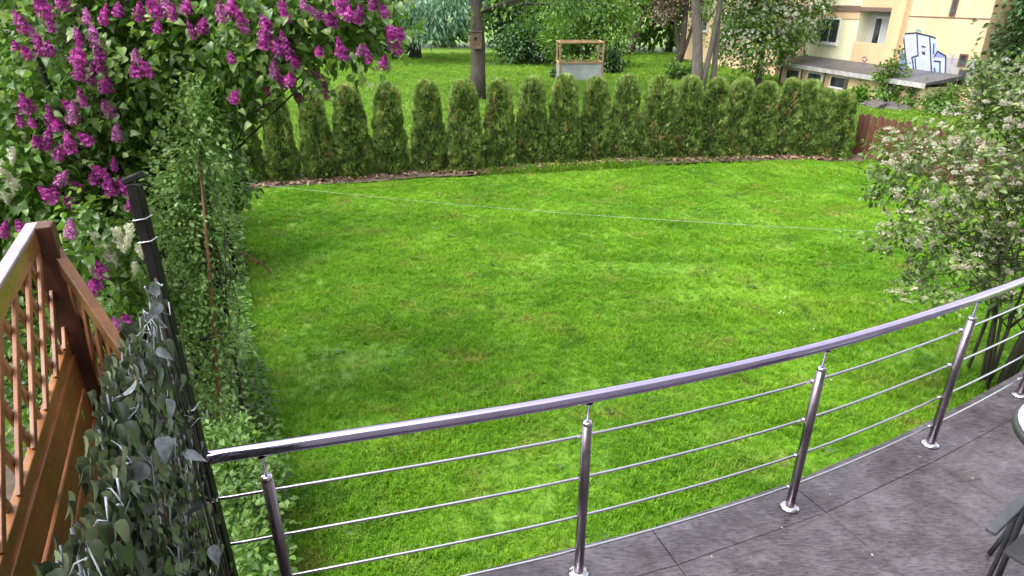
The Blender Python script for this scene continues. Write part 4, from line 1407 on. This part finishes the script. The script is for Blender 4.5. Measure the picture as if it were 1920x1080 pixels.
# one leggy shoot stands above the rest
mb = MB()
e0, e1 = at(1850, 240, Y=5.6) - vb, at(1838, 120, Y=5.6) - vb
mb.tube([e0, e0.lerp(e1, 0.5), e1], [0.008, 0.006, 0.003], 6)
mb.build('shoot', M['bark'], vs_)
n = 420
f_ = rng.random(n)[:, None]
P = np.array(e0)[None] * (1 - f_) + np.array(e1)[None] * f_ + rng.normal(size=(n, 3)) * 0.055
link('shoot_leaves', foliage_mesh('shoot_leaves', P, rand_dirs(n), rand_dirs(n) + [0, 0, 0.6], 0.045, OVAL, M['shrub_leaf']), vs_)['kind'] = 'stuff'


def corymb(n, r):
    a = rng.random(n) * 6.283
    q = r * np.sqrt(rng.random(n))
    p = np.stack([q * np.cos(a), q * np.sin(a), 0.35 * r * (1 - (q / r) ** 2) + rng.normal(size=n) * 0.006], 1)
    out = np.stack([np.cos(a) * q / r * 0.6, np.sin(a) * q / r * 0.6, np.ones(n)], 1) + rng.normal(size=(n, 3)) * 0.3
    return foliage_mesh('blossom_cluster', p, np.cross(out, rand_dirs(n)), out, 0.0075 + 0.005 * rng.random(n), FLORET, M['cream_flower'])


cor = [corymb(60, 0.035), corymb(45, 0.030), corymb(70, 0.042)]
pos, dirs = in_ellipsoids(ells, 1100, 0.7)
cand = []
for p, d in zip(pos, dirs):
    wp = Vector(p) + vb
    fwd = wp.y * CP - (wp.z - H) * SP
    px = 960 + F * wp.x / fwd
    if d[1] < 0.35 and d[2] > -0.45 and px < 2100: cand.append((p, d))
for p, d in cand[:290]:
    o = link('blossom_cluster', random.choice(cor), vs_)
    o.location = p
    dd = (Vector(d) + Vector((0, -0.2, 0.7)) + Vector((random.gauss(0, .3), random.gauss(0, .3), 0))).normalized()
    o.rotation_euler = dd.to_track_quat('Z', 'Y').to_euler()
    o.scale = (random.uniform(0.45, 0.8),) * 3
A = []
for p, d in zip(*in_ellipsoids(ells, 1100, 0.5)):
    A.append(p + rng.normal(size=(16, 3)) * [0.018, 0.018, 0.008])
A = np.concatenate(A)
nn = rng.normal(size=A.shape) * 0.4 + [0, -0.3, 0.8]
o = link('small_blossom', foliage_mesh('small_blossom', A, np.cross(nn, rand_dirs(len(A))), nn, 0.010, FLORET, M['cream_flower']), vs_)
o['kind'] = 'stuff'


# ------------------------------------------------------------------ washing line
a, b = at(408, 350, Y=8.3), at(1905, 464, Y=5.6)
pts = [a.lerp(b, t) - Vector((0, 0, 0.10 * 4 * t * (1 - t) - 0.10)) for t in np.linspace(0, 1, 30)]
wl_ = MB().tube(pts, 0.0011, 6).build('washing_line', M['line'])
tag(wl_, 'thin white washing line strung across the lawn', 'line')
lp = empty('line_post', (a.x, a.y + 0.04, 0))
tag(lp, 'thin dark post holding the washing line among the border bushes', 'post')
MB().tube([(0, 0, -0.05), (0, 0, 1.75)], 0.025, 10).build('shaft', M['black_post'], lp)


# ------------------------------------------------------------------ brown board fence
FA, FB = Vector((8.55, 16.1, 0)), Vector((9.45, 13.2, 0))
fd = (FB - FA).normalized()
fn_ = Vector((fd.y, -fd.x, 0))
if fn_.dot(-FA) < 0: fn_ = -fn_
fe = empty('board_fence', FA)
tag(fe, 'low red-brown fence of round-topped upright boards at the end of the hedge', 'fence')
bw, gap = 0.160, 0.034
nb = 62
bm_ = {}
def fence_board(h):
    pr = [(-bw / 2, 0), (bw / 2, 0), (bw / 2, h - 0.045), (bw / 2 - 0.025, h - 0.015), (bw / 4, h), (-bw / 4, h), (-bw / 2 + 0.025, h - 0.015), (-bw / 2, h - 0.045)]
    m = MB()
    k = len(pr)
    m.add([(x, 0.011, z) for x, z in pr] + [(x, -0.011, z) for x, z in pr], [tuple(range(k))[::-1], tuple(range(k, 2 * k))] + [(i, (i + 1) % k, (i + 1) % k + k, i + k) for i in range(k)])
    me = m.mesh('board')
    me.materials.append(M['fence_board'])
    return me
fbs = [fence_board(h) for h in (1.05, 1.08, 1.06, 1.10)]
ang = math.atan2(fd.y, fd.x)
for i in range(nb):
    o = link('board', fbs[i % 4], fe)
    o.location = fd * (0.1 + i * (bw + gap)) + fn_ * 0.012 + Vector((0, 0, 0.03 + random.uniform(-0.012, 0.012)))
    o.rotation_euler = (0, random.uniform(-0.012, 0.012), ang)
for z in (0.32, 0.82):
    MB().beam(UP * z - fn_ * 0.022, fd * (nb * (bw + gap)) + UP * z - fn_ * 0.022, UP, 0.07, 0.04).build('rail', M['fence_rail'], fe)
for k in range(6):
    q = fd * (0.05 + k * 2.2) - fn_ * 0.075
    MB().beam(q - UP * 0.1, q + UP * 1.0, fd, 0.08, 0.06).build('post', M['fence_rail'], fe)


# ------------------------------------------------------------------ park: trees, shrubs, planter
def tree(name, label, base, th, tr_, ells, n, size, tm, mat, bark='bark', lean=(0, 0), spread=0.35, clumps=None, group=None, cat_='tree', shell=0.35, droop=0.3, trunks=None, limb=0.28):
    base = Vector(base)
    t = empty(name, base)
    tag(t, label, cat_, group)
    tk = MB()
    for (ox, oy, lx, ly, r) in (trunks or [(0, 0, lean[0], lean[1], tr_)]):
        pts, rad = [], []
        for k in range(9):
            f = k / 8
            pts.append((ox + lx * f + 0.05 * r * 6 * math.sin(f * 7 + ox), oy + ly * f + 0.04 * r * 6 * math.cos(f * 5), -0.1 + th * f))
            rad.append(r * (1.25 if k == 0 else 1.0 - 0.6 * f))
        tk.tube(pts, rad, 12)
    o, cc = crown('crown', [(Vector(c), r) for c, r in ells], n, size, tm, mat, t, clumps=clumps, spread=spread, droop=droop, shell=shell)
    o['kind'] = 'stuff'
    limbs(tk, (lean[0] * .6, lean[1] * .6, th * 0.35), [tuple(c) for c in cc[::max(1, len(cc) // 26)]], tr_ * limb, (0.3, 0.9), 0.08)
    tk.build('trunk', M[bark], t)
    return t


mt = at(893, 186, z=0.0)
main = tree('broad_park_tree', 'thick straight dark trunk with a plank board nailed to it', mt, 8.5, 0.31,
            [((2.4, 0.5, 3.7), (2.1, 2.0, 1.1)), ((5.0, 1.0, 3.5), (2.2, 1.8, 1.0)), ((-2.2, 0.5, 5.4), (2.0, 2, 1.0)), ((0, 0, 8), (4, 4, 3)), ((0.2, -0.25, 3.0), (0.30, 0.2, 0.4))], 11000, 0.15, OVAL, M['fresh_leaf'], spread=0.3, clumps=380, trunks=[(0, 0, 0.1, 0.1, 0.32)])
nbx = empty('nest_box', mt + Vector((0.06, -0.36, 1.9)))
tag(nbx, 'small weathered wooden box fixed on the thick park trunk', 'nest box')
MB().box((-0.22, -0.10, 0), (0.22, 0.06, 0.58)).build('body', M['old_wood'], nbx, 0.01)
MB().box((-0.26, -0.15, 0.585), (0.26, 0.06, 0.62)).build('lid', M['old_wood'], nbx, 0.005)
MB().tube([(0, -0.103, 0.36), (0, -0.107, 0.36)], 0.06, 12).build('dark_hole_disc', M['black_post'], nbx)  # dark disc on the solid front, painted as the shade of an opening

lt = at(776, 108, z=0.0)
tree('blue_green_conifer', 'feathery blue-green conifer with drooping boughs and short trunk', lt, 9, 0.42,
     [((0.6, -4, 3.0), (1.9, 1.6, 0.9)), ((2.4, -4, 2.6), (1.6, 1.4, 0.9)), ((3.4, -4, 3.4), (1.2, 1.3, 0.9)), ((-2.0, -2, 4.4), (2.2, 2, 1.2)), ((0, -1, 6.5), (3.5, 3, 2)), ((1.6, -4.4, 2.0), (1.2, 0.8, 0.4))], 17000, 0.34, NARROW, M['blue_leaf'], spread=0.35, clumps=420, droop=1.1, limb=0.10)
# far row of park trees closing the view
FAR = [(-34, 50, 'fresh_leaf'), (-25, 54, 'dark_leaf'), (-17, 52, 'fresh_leaf'), (-11, 57, 'dark_leaf'), (-5.5, 55, 'fresh_leaf'), (0.5, 58, 'dark_leaf'), (6.0, 52, 'fresh_leaf'), (11.5, 50, 'fresh_leaf'), (17, 54, 'dark_leaf')]
FAR_L = ['bright leafed', 'dark leafed', 'pale green', 'deep green', 'fresh green', 'dense dark', 'light green bushy', 'spreading bright green', 'tall dark']
FAR_W = ['at the park edge behind the lilac', 'behind the lilac next to the bright one', 'left standing between dark neighbours behind the lilac', 'behind the lilac tips', 'behind the blue-green conifer', 'behind the nest box tree', 'behind the dark rounded shrub', 'behind the wooden planter', 'behind the brownish plum trees']
FAR_W[2] = 'standing between two dark ones behind the lilac'
for i, (x, y, m_) in enumerate(FAR):
    tree('park_tree', '%s far tree %s' % (FAR_L[i], FAR_W[i]), (x, y, 0), 7, 0.25, [((0, 0, 2.4), (3.6, 2.2, 2.0)), ((0.5, -0.5, 5.5), (4.0, 2.6, 2.6)), ((-1.5, 0, 3.6), (2.6, 2, 1.8))], 4200, 0.42, OVAL, M[m_], spread=0.5, clumps=170, group='far park trees', droop=0.4, shell=0.3)

ds = at(990, 121, z=0.0)
shrub('rounded_dark_shrub', 'large rounded dark green shrub beside the wooden planter', ds, [(ds + Vector((-0.9, 0, 0.9)), (1.2, 1.0, 0.95)), (ds + Vector((0.8, 0, 0.75)), (1.3, 1.0, 0.8)), (ds + Vector((0, 0.3, 1.3)), (1.2, 0.9, 0.7))], 5200, 0.20, OVAL, M['dark_leaf'], 0.22)
cs = at(1095, 70, Y=38)
shrub('climber_thicket', 'tall yellowish green thicket rising behind the wooden planter', (cs.x, 38, 0), [((cs.x - 0.8, 38, 1.4), (1.5, 1, 1.4)), ((cs.x + 1.4, 38.5, 1.9), (1.4, 1, 1.8)), ((cs.x, 38.5, 3.4), (2.4, 1.2, 1.0))], 5200, 0.22, OVAL, M['fresh_leaf'], 0.3)
s1 = at(1143, 137, z=0.0)
shrub('low_dark_bush', 'low dark green bush against the planter side', s1, [(s1 + Vector((0, 0, 0.5)), (0.65, 0.5, 0.55)), (s1 + Vector((-0.2, 0.1, 0.9)), (0.4, 0.4, 0.35))], 1500, 0.17, OVAL, M['dark_leaf'], 0.14)
s1 = at(1043, 147, z=0.0)
shrub('tiny_dark_plant', 'tiny dark plant at the foot of the planter', s1, [(s1 + Vector((0, 0, 0.22)), (0.26, 0.25, 0.24))], 420, 0.11, OVAL, M['dark_leaf'], 0.07)
s1 = at(1275, 150, z=0.0)
shrub('pale_small_bush', 'small pale green bush between plum trunk and twin trunk', s1, [(s1 + Vector((0, 0, 0.35)), (0.65, 0.5, 0.38))], 1000, 0.15, OVAL, M['fresh_leaf'], 0.15)
s1 = at(630, 72, Y=44)
shrub('dim_shrub', 'dim green shrub under the conifer boughs', (s1.x + 2.5, 44, 0), [((s1.x + 2.5, 44, 1.0), (1.8, 1, 1.1))], 1400, 0.24, OVAL, M['dark_leaf'], 0.3)
for i, (px, py, lb) in enumerate(((1180, 104, 'brownish plum tree with forked trunk behind the planter bush'), (1272, 118, 'brownish plum tree with slim dark trunk near the twin trunk tree'))):
    b = at(px, py, z=0.0)
    q = b.y / 33.0
    tree('plum_tree', lb, b, 4.2 * q, 0.17 * q, [((-0.7, 0, 2.7 * q), (1.7 * q, 1.3, 1.1 * q)), ((1.0, 0.2, 3.2 * q), (1.7 * q, 1.3, 1.2 * q)), ((0, 0, 4.6 * q), (2.2 * q, 1.6, 1.4 * q))], 3400, 0.15 * q, OVAL, M['plum_leaf'], spread=0.3, clumps=170, trunks=[(0, 0, 0.3, 0, 0.17 * q), (0.1, 0, -0.9 * q, 0.2, 0.11 * q), (0.05, 0, 1.1 * q, 0.1, 0.10 * q)], group='brownish plum trees', shell=0.2)
b = at(1306, 172, z=0.0)
tree('twin_trunk_tree', 'grey forked twin trunk tree in front of the apartment block', b, 7.5, 0.24, [((0.2, 0, 5.4), (2.4, 2, 1.6)), ((1.8, 0.3, 4.3), (1.0, 1, 0.6)), ((0, 0, 7.5), (3, 2.5, 1.6))], 4200, 0.16, OVAL, M['fresh_leaf'], bark='bark_grey', trunks=[(0, 0, -0.9, 0.1, 0.24), (0.15, 0, 0.9, 0.2, 0.13), (0.68, 0.2, -0.1, 0.2, 0.13)], spread=0.3)
b = at(1418, 160, z=0.0)
bt_ = tree('white_blossom_tree', 'bushy tree full of white blossom between hedge and apartment block', b, 5.0, 0.16, [((-0.3, 0, 1.9), (1.9, 1.5, 1.4)), ((0.9, 0, 2.9), (1.8, 1.5, 1.4)), ((-1.0, 0.2, 3.4), (1.6, 1.4, 1.3)), ((0.1, 0, 4.6), (1.8, 1.6, 1.3))], 13000, 0.15, OVAL, M['fresh_leaf'], spread=0.24, clumps=430, shell=0.4)
n = 3600
p, d = in_ellipsoids([((-0.3, 0, 1.9), (1.9, 1.5, 1.4)), ((0.9, 0, 2.9), (1.8, 1.5, 1.4)), ((-1.0, 0.2, 3.4), (1.6, 1.4, 1.3)), ((0.3, 0, 4.6), (2.0, 1.6, 1.3))], n, 0.85)
o = link('blossom', foliage_mesh('blossom', p, np.cross(d, rand_dirs(n)), d + rng.normal(size=(n, 3)) * 0.3, 0.05 + 0.05 * rng.random(n), FLORET, M['white_flower']), bt_)
o['kind'] = 'stuff'
tree('edge_tree', 'dense dark tree at the end of the apartment block', (17.35, 21.9, 0), 7, 0.25, [((0, 0, 2.2), (1.7, 1.7, 2.0)), ((0.4, 0, 5), (2.2, 2.0, 2.4)), ((2.5, -1.5, 2.0), (2, 2, 2))], 17000, 0.17, OVAL, M['dark_leaf'], spread=0.3)
tree('slope_tree', 'mid green tree rising over the blossom shrub', (16.2, 17.8, 0), 5, 0.18, [((0, 0, 1.8), (1.5, 1.6, 1.5)), ((0.6, 0, 3.6), (1.6, 1.6, 1.6))], 6000, 0.14, OVAL, M['fresh_leaf'], spread=0.25)

# wooden-framed planter with grey panels
pb = at(1085, 150, z=0.0)
pl = empty('framed_planter', pb, R(4))
tag(pl, 'pale wooden frame standing on a grey panelled planter box', 'planter')
w2, d2, h1, h2 = 1.02, 0.55, 0.80, 1.70
for sx in (-1, 1):
    for sy in (-1, 1):
        MB().box((sx * w2 - 0.04, sy * d2 - 0.04, 0), (sx * w2 + 0.04, sy * d2 + 0.04, h2)).build('post', M['raw_wood'], pl, 0.006)
for zz in (h1, h2):
    for sy in (-1, 1):
        MB().box((-w2 - 0.05, sy * d2 - 0.045, zz + 0.002), (w2 + 0.05, sy * d2 + 0.045, zz + 0.082)).build('rail', M['raw_wood'], pl, 0.006)
    for sx in (-1, 1):
        MB().box((sx * w2 - 0.04, -d2 + 0.047, zz + 0.005), (sx * w2 + 0.04, d2 - 0.047, zz + 0.075)).build('rail', M['raw_wood'], pl, 0.006)
for sy in (-1, 1):
    for k in range(3):
        x0 = -w2 + 0.045 + k * (2 * w2 - 0.09) / 3
        MB().box((x0 + 0.004, sy * d2 - 0.012, 0.02), (x0 + (2 * w2 - 0.09) / 3 - 0.004, sy * d2 + 0.012, h1)).build('panel', M['grey_panel'], pl, 0.003)
for sx in (-1, 1):
    MB().box((sx * w2 - 0.012, -d2 + 0.045, 0.02), (sx * w2 + 0.012, d2 - 0.045, h1)).build('panel', M['grey_panel'], pl, 0.003)
MB().box((-w2 + 0.02, -d2 + 0.02, 0.02), (w2 - 0.02, d2 - 0.02, h1 - 0.12)).build('soil', M['soil'], pl)
n = 160
p = np.stack([rng.uniform(-w2 * .8, w2 * .8, n), rng.uniform(-.35, .35, n), 0.75 + 0.35 * rng.random(n) ** 2], 1)
o = link('seedlings', foliage_mesh('seedlings', p, rand_dirs(n) + [0, 0, 0.8], rand_dirs(n), 0.14, OVAL, M['weed_leaf']), pl)
o['kind'] = 'stuff'


# ------------------------------------------------------------------ apartment block
BU = Vector((-0.23, 0.973, 0)).normalized()         # along the facade, away from its near corner
BN = Vector((-0.973, -0.23, 0)).normalized()        # out of the facade
BO = Vector((15.87, 23.02, 0))
bld = empty('apartment_block', BO)
tag(bld, 'peach and pale yellow apartment block with graffiti on its blank wall', 'building')


def wall_uv(px, py, out=0.0):
    xc, yc = (px - 960) / F, (540 - py) / F
    d = Vector((xc, CP + SP * yc, yc * CP - SP))
    o_ = Vector((0, 0, H)) - (BO + BN * out)
    t = -o_.dot(BN) / d.dot(BN)
    p = Vector((0, 0, H)) + d * t - BO
    return p.dot(BU), p.z


def wbox(u0, u1, z0, z1, n0, n1, name, mat, parent=None, bevel=0):
    m = MB()
    c = BU * (u0 + u1) / 2 + BN * (n0 + n1) / 2 + UP * (z0 + z1) / 2
    m.obox(c, BU * (u1 - u0) / 2, BN * (n1 - n0) / 2, UP * (z1 - z0) / 2)
    return m.build(name, mat, parent or bld, bevel)


ZT = 9.2
u_c, u_b0, u_b1, u_y1, u_end = 3.5, 4.15, 6.0, 9.2, 21.0
S1, S2 = 1.25, 3.25                                  # floor levels seen in the picture, then every 2.25 m
wbox(0, u_c, -0.1, ZT, -9, 0, 'blank_wall', M['peach'])
wbox(u_c, u_b0, -0.1, ZT, -9, 0.22, 'pilaster', M['peach_dark'])
wbox(u_b0, u_b1, -0.1, ZT, -9, -0.5, 'loggia_wall', M['balcony_in'])
wbox(u_b1, u_y1, -0.1, ZT, -9, 0.05, 'yellow_wall', M['yellow'])
wbox(u_y1, u_y1 + 2.0, -0.1, ZT, -9, -0.5, 'loggia_wall', M['balcony_in'])
wbox(u_y1 + 2.0, u_end, -0.1, ZT, -9, 0.03, 'far_wall', M['peach'])
wbox(-0.25, u_end + 0.25, ZT, ZT + 0.25, -9.2, 0.35, 'roof', M['roof'])
fl = [S1, S2, 5.4, 7.6]
for k, z in enumerate(fl):
    for (a, b) in ((u_b0, u_b1), (u_y1, u_y1 + 2.0)):
        if k:
            wbox(a, b, z - 0.10, z + 0.05, -0.5, 0.12, 'balcony_slab', M['trim'])
        wbox(a, b, z + 0.05 - (0.1 if k == 0 else 0), z + 0.72, 0.02, 0.10, 'balcony_front', M['peach_dark'])
        if k:
            wbox(a + 0.02, b - 0.02, z + 0.78, z + 0.81, 0.05, 0.08, 'balcony_rail', M['grey_panel'])
        # balcony door and window: frame with two panes
        f = wbox(a + 0.25, b - 0.35, z + 0.12, z + 1.72, -0.498, -0.44, 'window', M['frame'], bevel=0.008)
        wd_ = (b - 0.35 - a - 0.25)
        for q in range(3):
            x0 = a + 0.25 + 0.07 + q * (wd_ - 0.05) / 3
            wbox(x0, x0 + (wd_ - 0.05) / 3 - 0.08, z + 0.22, z + 1.62, -0.43, -0.42, 'pane', M['glass'] if q != 1 else M['curtain'], f)
    if k:
        wbox(u_b1, u_y1, z - 0.14, z + 0.10, 0.052, 0.10, 'brown_band', M['trim'])
        wbox(u_b1, u_y1, z - 0.42, z - 0.142, 0.051, 0.075, 'peach_band', M['peach_dark'])
    for (a, b) in ((u_b1 + 1.05, u_b1 + 2.25), (u_y1 + 3.2, u_y1 + 4.4), (u_y1 + 6.2, u_y1 + 7.4), (u_y1 + 9.2, u_y1 + 10.4)):
        f = wbox(a, b, z + 0.55, z + 1.60, 0.052, 0.085, 'window', M['frame'], bevel=0.006)
        wbox(a - 0.05, b + 0.05, z + 0.49, z + 0.548, 0.052, 0.14, 'sill', M['frame'], f)
        for q in range(2):
            w_ = (b - a - 0.18) / 2
            x0 = a + 0.06 + q * (w_ + 0.06)
            wbox(x0, x0 + w_, z + 0.62, z + 1.53, 0.086, 0.09, 'pane', M['glass'], f)
wbox(u_c - 0.06, u_c - 0.01, 0.5, ZT, 0.002, 0.05, 'drainpipe', M['peach_dark'])
u0, z0 = wall_uv(1692, 30); u1, z1 = wall_uv(1856, 60)
wbox(0.0, u_c - 0.07, z0 - 0.02, z0 + 0.02, 0.002, 0.012, 'wall_joint', M['trim'])
wbox(0.0, u_c - 0.07, 0.9, 1.72, 0.002, 0.006, 'plinth', M['plinth'])
for (px, py, w_, h_) in ((1790, 12, 0.26, 0.62), (1806, 113, 0.34, 0.42), (1804, 145, 0.34, 0.55)):
    u, z = wall_uv(px, py)
    f = wbox(u - w_ / 2, u + w_ / 2, z - h_ / 2, z + h_ / 2, 0.008, 0.035, 'stair_window', M['brown_frame'], bevel=0.004)
    wbox(u - w_ / 2 + 0.05, u + w_ / 2 - 0.05, z - h_ / 2 + 0.05, z + h_ / 2 - 0.05, 0.036, 0.04, 'pane', M['glass'], f)

# graffiti sprayed on the blank wall: thin paint a hair proud of it
gr = lambda pts: [wall_uv(1480 + x / 4.364, y / 4.364, 0.01) for x, y in pts]


def paint(pts, mat, name, out):
    uv = gr(pts)
    m = MB()
    vs = [BU * u + BN * out + UP * z for u, z in uv]
    m.add(vs, [tuple(range(len(vs)))])
    return m.build(name, mat, graf)


def stroke(pts, w, mat, out):
    uv = [Vector(p) for p in gr(pts)]
    m = MB()
    for i, (a, b) in enumerate(zip(uv[:-1], uv[1:])):
        d = (b - a).normalized()
        q = Vector((-d.y, d.x)) * w / 2
        a2, b2 = a - d * w * 0.4, b + d * w * 0.4
        oo = out + 0.0012 * (i % 2)
        m.add([BU * p.x + BN * oo + UP * p.y for p in (a2 + q, b2 + q, b2 - q, a2 - q)], [(0, 1, 2, 3)])
    return m.build('outline', mat, graf)


graf = MB()
uvb = gr([(935, 275), (1040, 270), (1150, 292), (1200, 310), (1210, 420), (1282, 455), (1282, 640), (1165, 640), (1000, 610), (965, 605)])
graf.add([BU * u + BN * 0.012 + UP * z for u, z in uvb], [tuple(range(len(uvb)))])
graf = graf.build('graffiti', M['spray_white'], bld)
graf['label'] = 'white and blue graffiti lettering with dark outlines'
paint([(905, 450), (932, 400), (962, 600), (898, 588)], M['spray_blue'], 'blue_patch', 0.016)
paint([(1188, 465), (1215, 422), (1280, 460), (1278, 478)], M['spray_blue'], 'blue_patch', 0.016)
paint([(1186, 500), (1235, 506), (1232, 640), (1205, 632), (1188, 575)], M['spray_pale'], 'pale_blue_patch', 0.016)
paint([(1150, 296), (1196, 312), (1205, 420), (1168, 440)], M['spray_pale'], 'pale_blue_patch', 0.016)
for s_ in ([(935, 278), (965, 600)], [(935, 276), (1040, 270), (1150, 295), (1197, 312)], [(1045, 275), (1055, 455), (1005, 470), (1025, 602)], [(1030, 482), (1042, 604)], [(1150, 296), (1166, 620)],
           [(1186, 466), (1215, 420), (1281, 458), (1276, 650)], [(1186, 500), (1235, 505), (1232, 640)], [(1188, 560), (1205, 635)], [(1185, 360), (1180, 440)], [(1088, 380), (1112, 386)]):
    stroke(s_, 0.055, M['spray_black'], 0.020)
paint([(1085, 420), (1112, 424), (1115, 450), (1090, 446)], M['spray_black'], 'dark_patch', 0.020)
for s_ in ([(1315, 430), (1340, 480), (1320, 520)], [(1345, 440), (1330, 500), (1365, 540)], [(1300, 560), (1325, 580)]):
    stroke(s_, 0.03, M['spray_purple'], 0.016)
stroke([(1035, 262), (1050, 240), (1075, 258)], 0.06, M['spray_teal'], 0.016)
stroke([(615, 470), (640, 465), (655, 490), (630, 505), (612, 485)], 0.03, M['spray_black'], 0.115)

# low annexe with a dark roof along the foot of the wall
ann = empty('annexe', BO + BN * 0.8)
tag(ann, 'low peach annexe with wide dark bitumen roof below the graffiti', 'building')
ao = -BN * 0.8
def abox(u0, u1, z0, z1, n0, n1, name, mat, parent=None, bevel=0):
    m = MB()
    m.obox(BU * (u0 + u1) / 2 + BN * (n0 + n1) / 2 + UP * (z0 + z1) / 2 + ao, BU * (u1 - u0) / 2, BN * (n1 - n0) / 2, UP * (z1 - z0) / 2)
    return m.build(name, mat, parent or ann, bevel)
AU0, AU1, AW = 0.3, 9.0, 1.6
abox(AU0 + 0.1, AU1 - 0.1, -0.1, 0.82, 0.12, AW - 0.25, 'wall', M['peach'])
m = MB()
rv = []
for u in (AU0, AU1):
    rv += [BU * u + BN * 0.105 + UP * 1.20 + ao, BU * u + BN * AW + UP * 0.98 + ao, BU * u + BN * AW + UP * 0.90 + ao, BU * u + BN * 0.105 + UP * 1.05 + ao]
m.add(rv, [(0, 1, 5, 4), (1, 2, 6, 5), (2, 3, 7, 6), (3, 0, 4, 7), (0, 3, 2, 1), (4, 5, 6, 7)])
m.build('roof', M['roof'], ann)
abox(AU0, AU1, 0.80, 0.965, AW + 0.002, AW + 0.03, 'fascia', M['fascia'])
for k in range(3):
    a = 4.4 + k * 1.5
    f = abox(a, a + 0.95, 0.22, 0.70, AW - 0.248, AW - 0.20, 'window', M['frame'], bevel=0.006)
    abox(a + 0.05, a + 0.90, 0.30, 0.67, AW - 0.198, AW - 0.194, 'pane', M['glass'], f)
    abox(a + 1.08, a + 1.14, -0.1, 0.80, AW - 0.06, AW, 'prop', M['bark'])

# rubble, shrubs and a stump of post before the annexe
for i, (px, py, s_, lb) in enumerate(((1622, 200, 0.26, 'flat grey stone of the rubble heap beside the weedy bush'), (1640, 203, 0.40, 'largest dark stone of the rubble heap before the annexe'), (1672, 206, 0.34, 'grey stone of the rubble heap beside the tall bright bush'), (1692, 208, 0.24, 'small grey stone of the rubble heap towards the corner bush'))):
    b = at(px, py, z=0.0)
    m = bmesh.new()
    bmesh.ops.create_icosphere(m, subdivisions=2, radius=1.0)
    r0 = np.random.default_rng(90 + i)
    for v_ in m.verts:
        v_.co *= 0.62 + 0.55 * r0.random()
    me = bpy.data.meshes.new('rubble_stone')
    m.to_mesh(me); m.free()
    o = link('rubble_stone', me, None, M['rock'])
    o.location = b + Vector((0, 0, s_ * 0.2))
    o.scale = (s_ * 1.3, s_ * 0.9, s_ * 0.6)
    o.rotation_euler = (0, 0, i)
    tag(o, lb, 'stone', 'stones of the rubble heap')
for i, (px, py, r_, h_, lb) in enumerate(((1655, 197, 0.55, 1.55, 'tall bright bush reaching over the annexe roof edge'), (1722, 205, 0.6, 0.8, 'rounded bush at the annexe corner under the graffiti'), (1603, 194, 0.35, 0.4, 'small weedy bush beside the dark prop and rubble'), (1765, 216, 0.6, 0.8, 'leafy bush between annexe corner and blossom shrub'))):
    b = at(px, py, z=0.0)
    shrub('annexe_bush', lb, b, [(b + Vector((0, 0, h_ * 0.45)), (r_, r_ * 0.8, h_ * 0.5)), (b + Vector((0.1, 0, h_ * 0.85)), (r_ * 0.6, r_ * 0.5, h_ * 0.35))], 1500, 0.12, OVAL, M['fresh_leaf' if i != 1 else 'weed_leaf'], 0.13, group='bushes before the annexe')
ps = at(1580, 186, z=0.0)
po = MB().beam(ps - UP * 0.1, ps + UP * 0.85, (1, 0, 0), 0.12, 0.12).build('leaning_post', M['bark'], None, 0.01)
tag(po, 'short dark post standing before the annexe window', 'post')
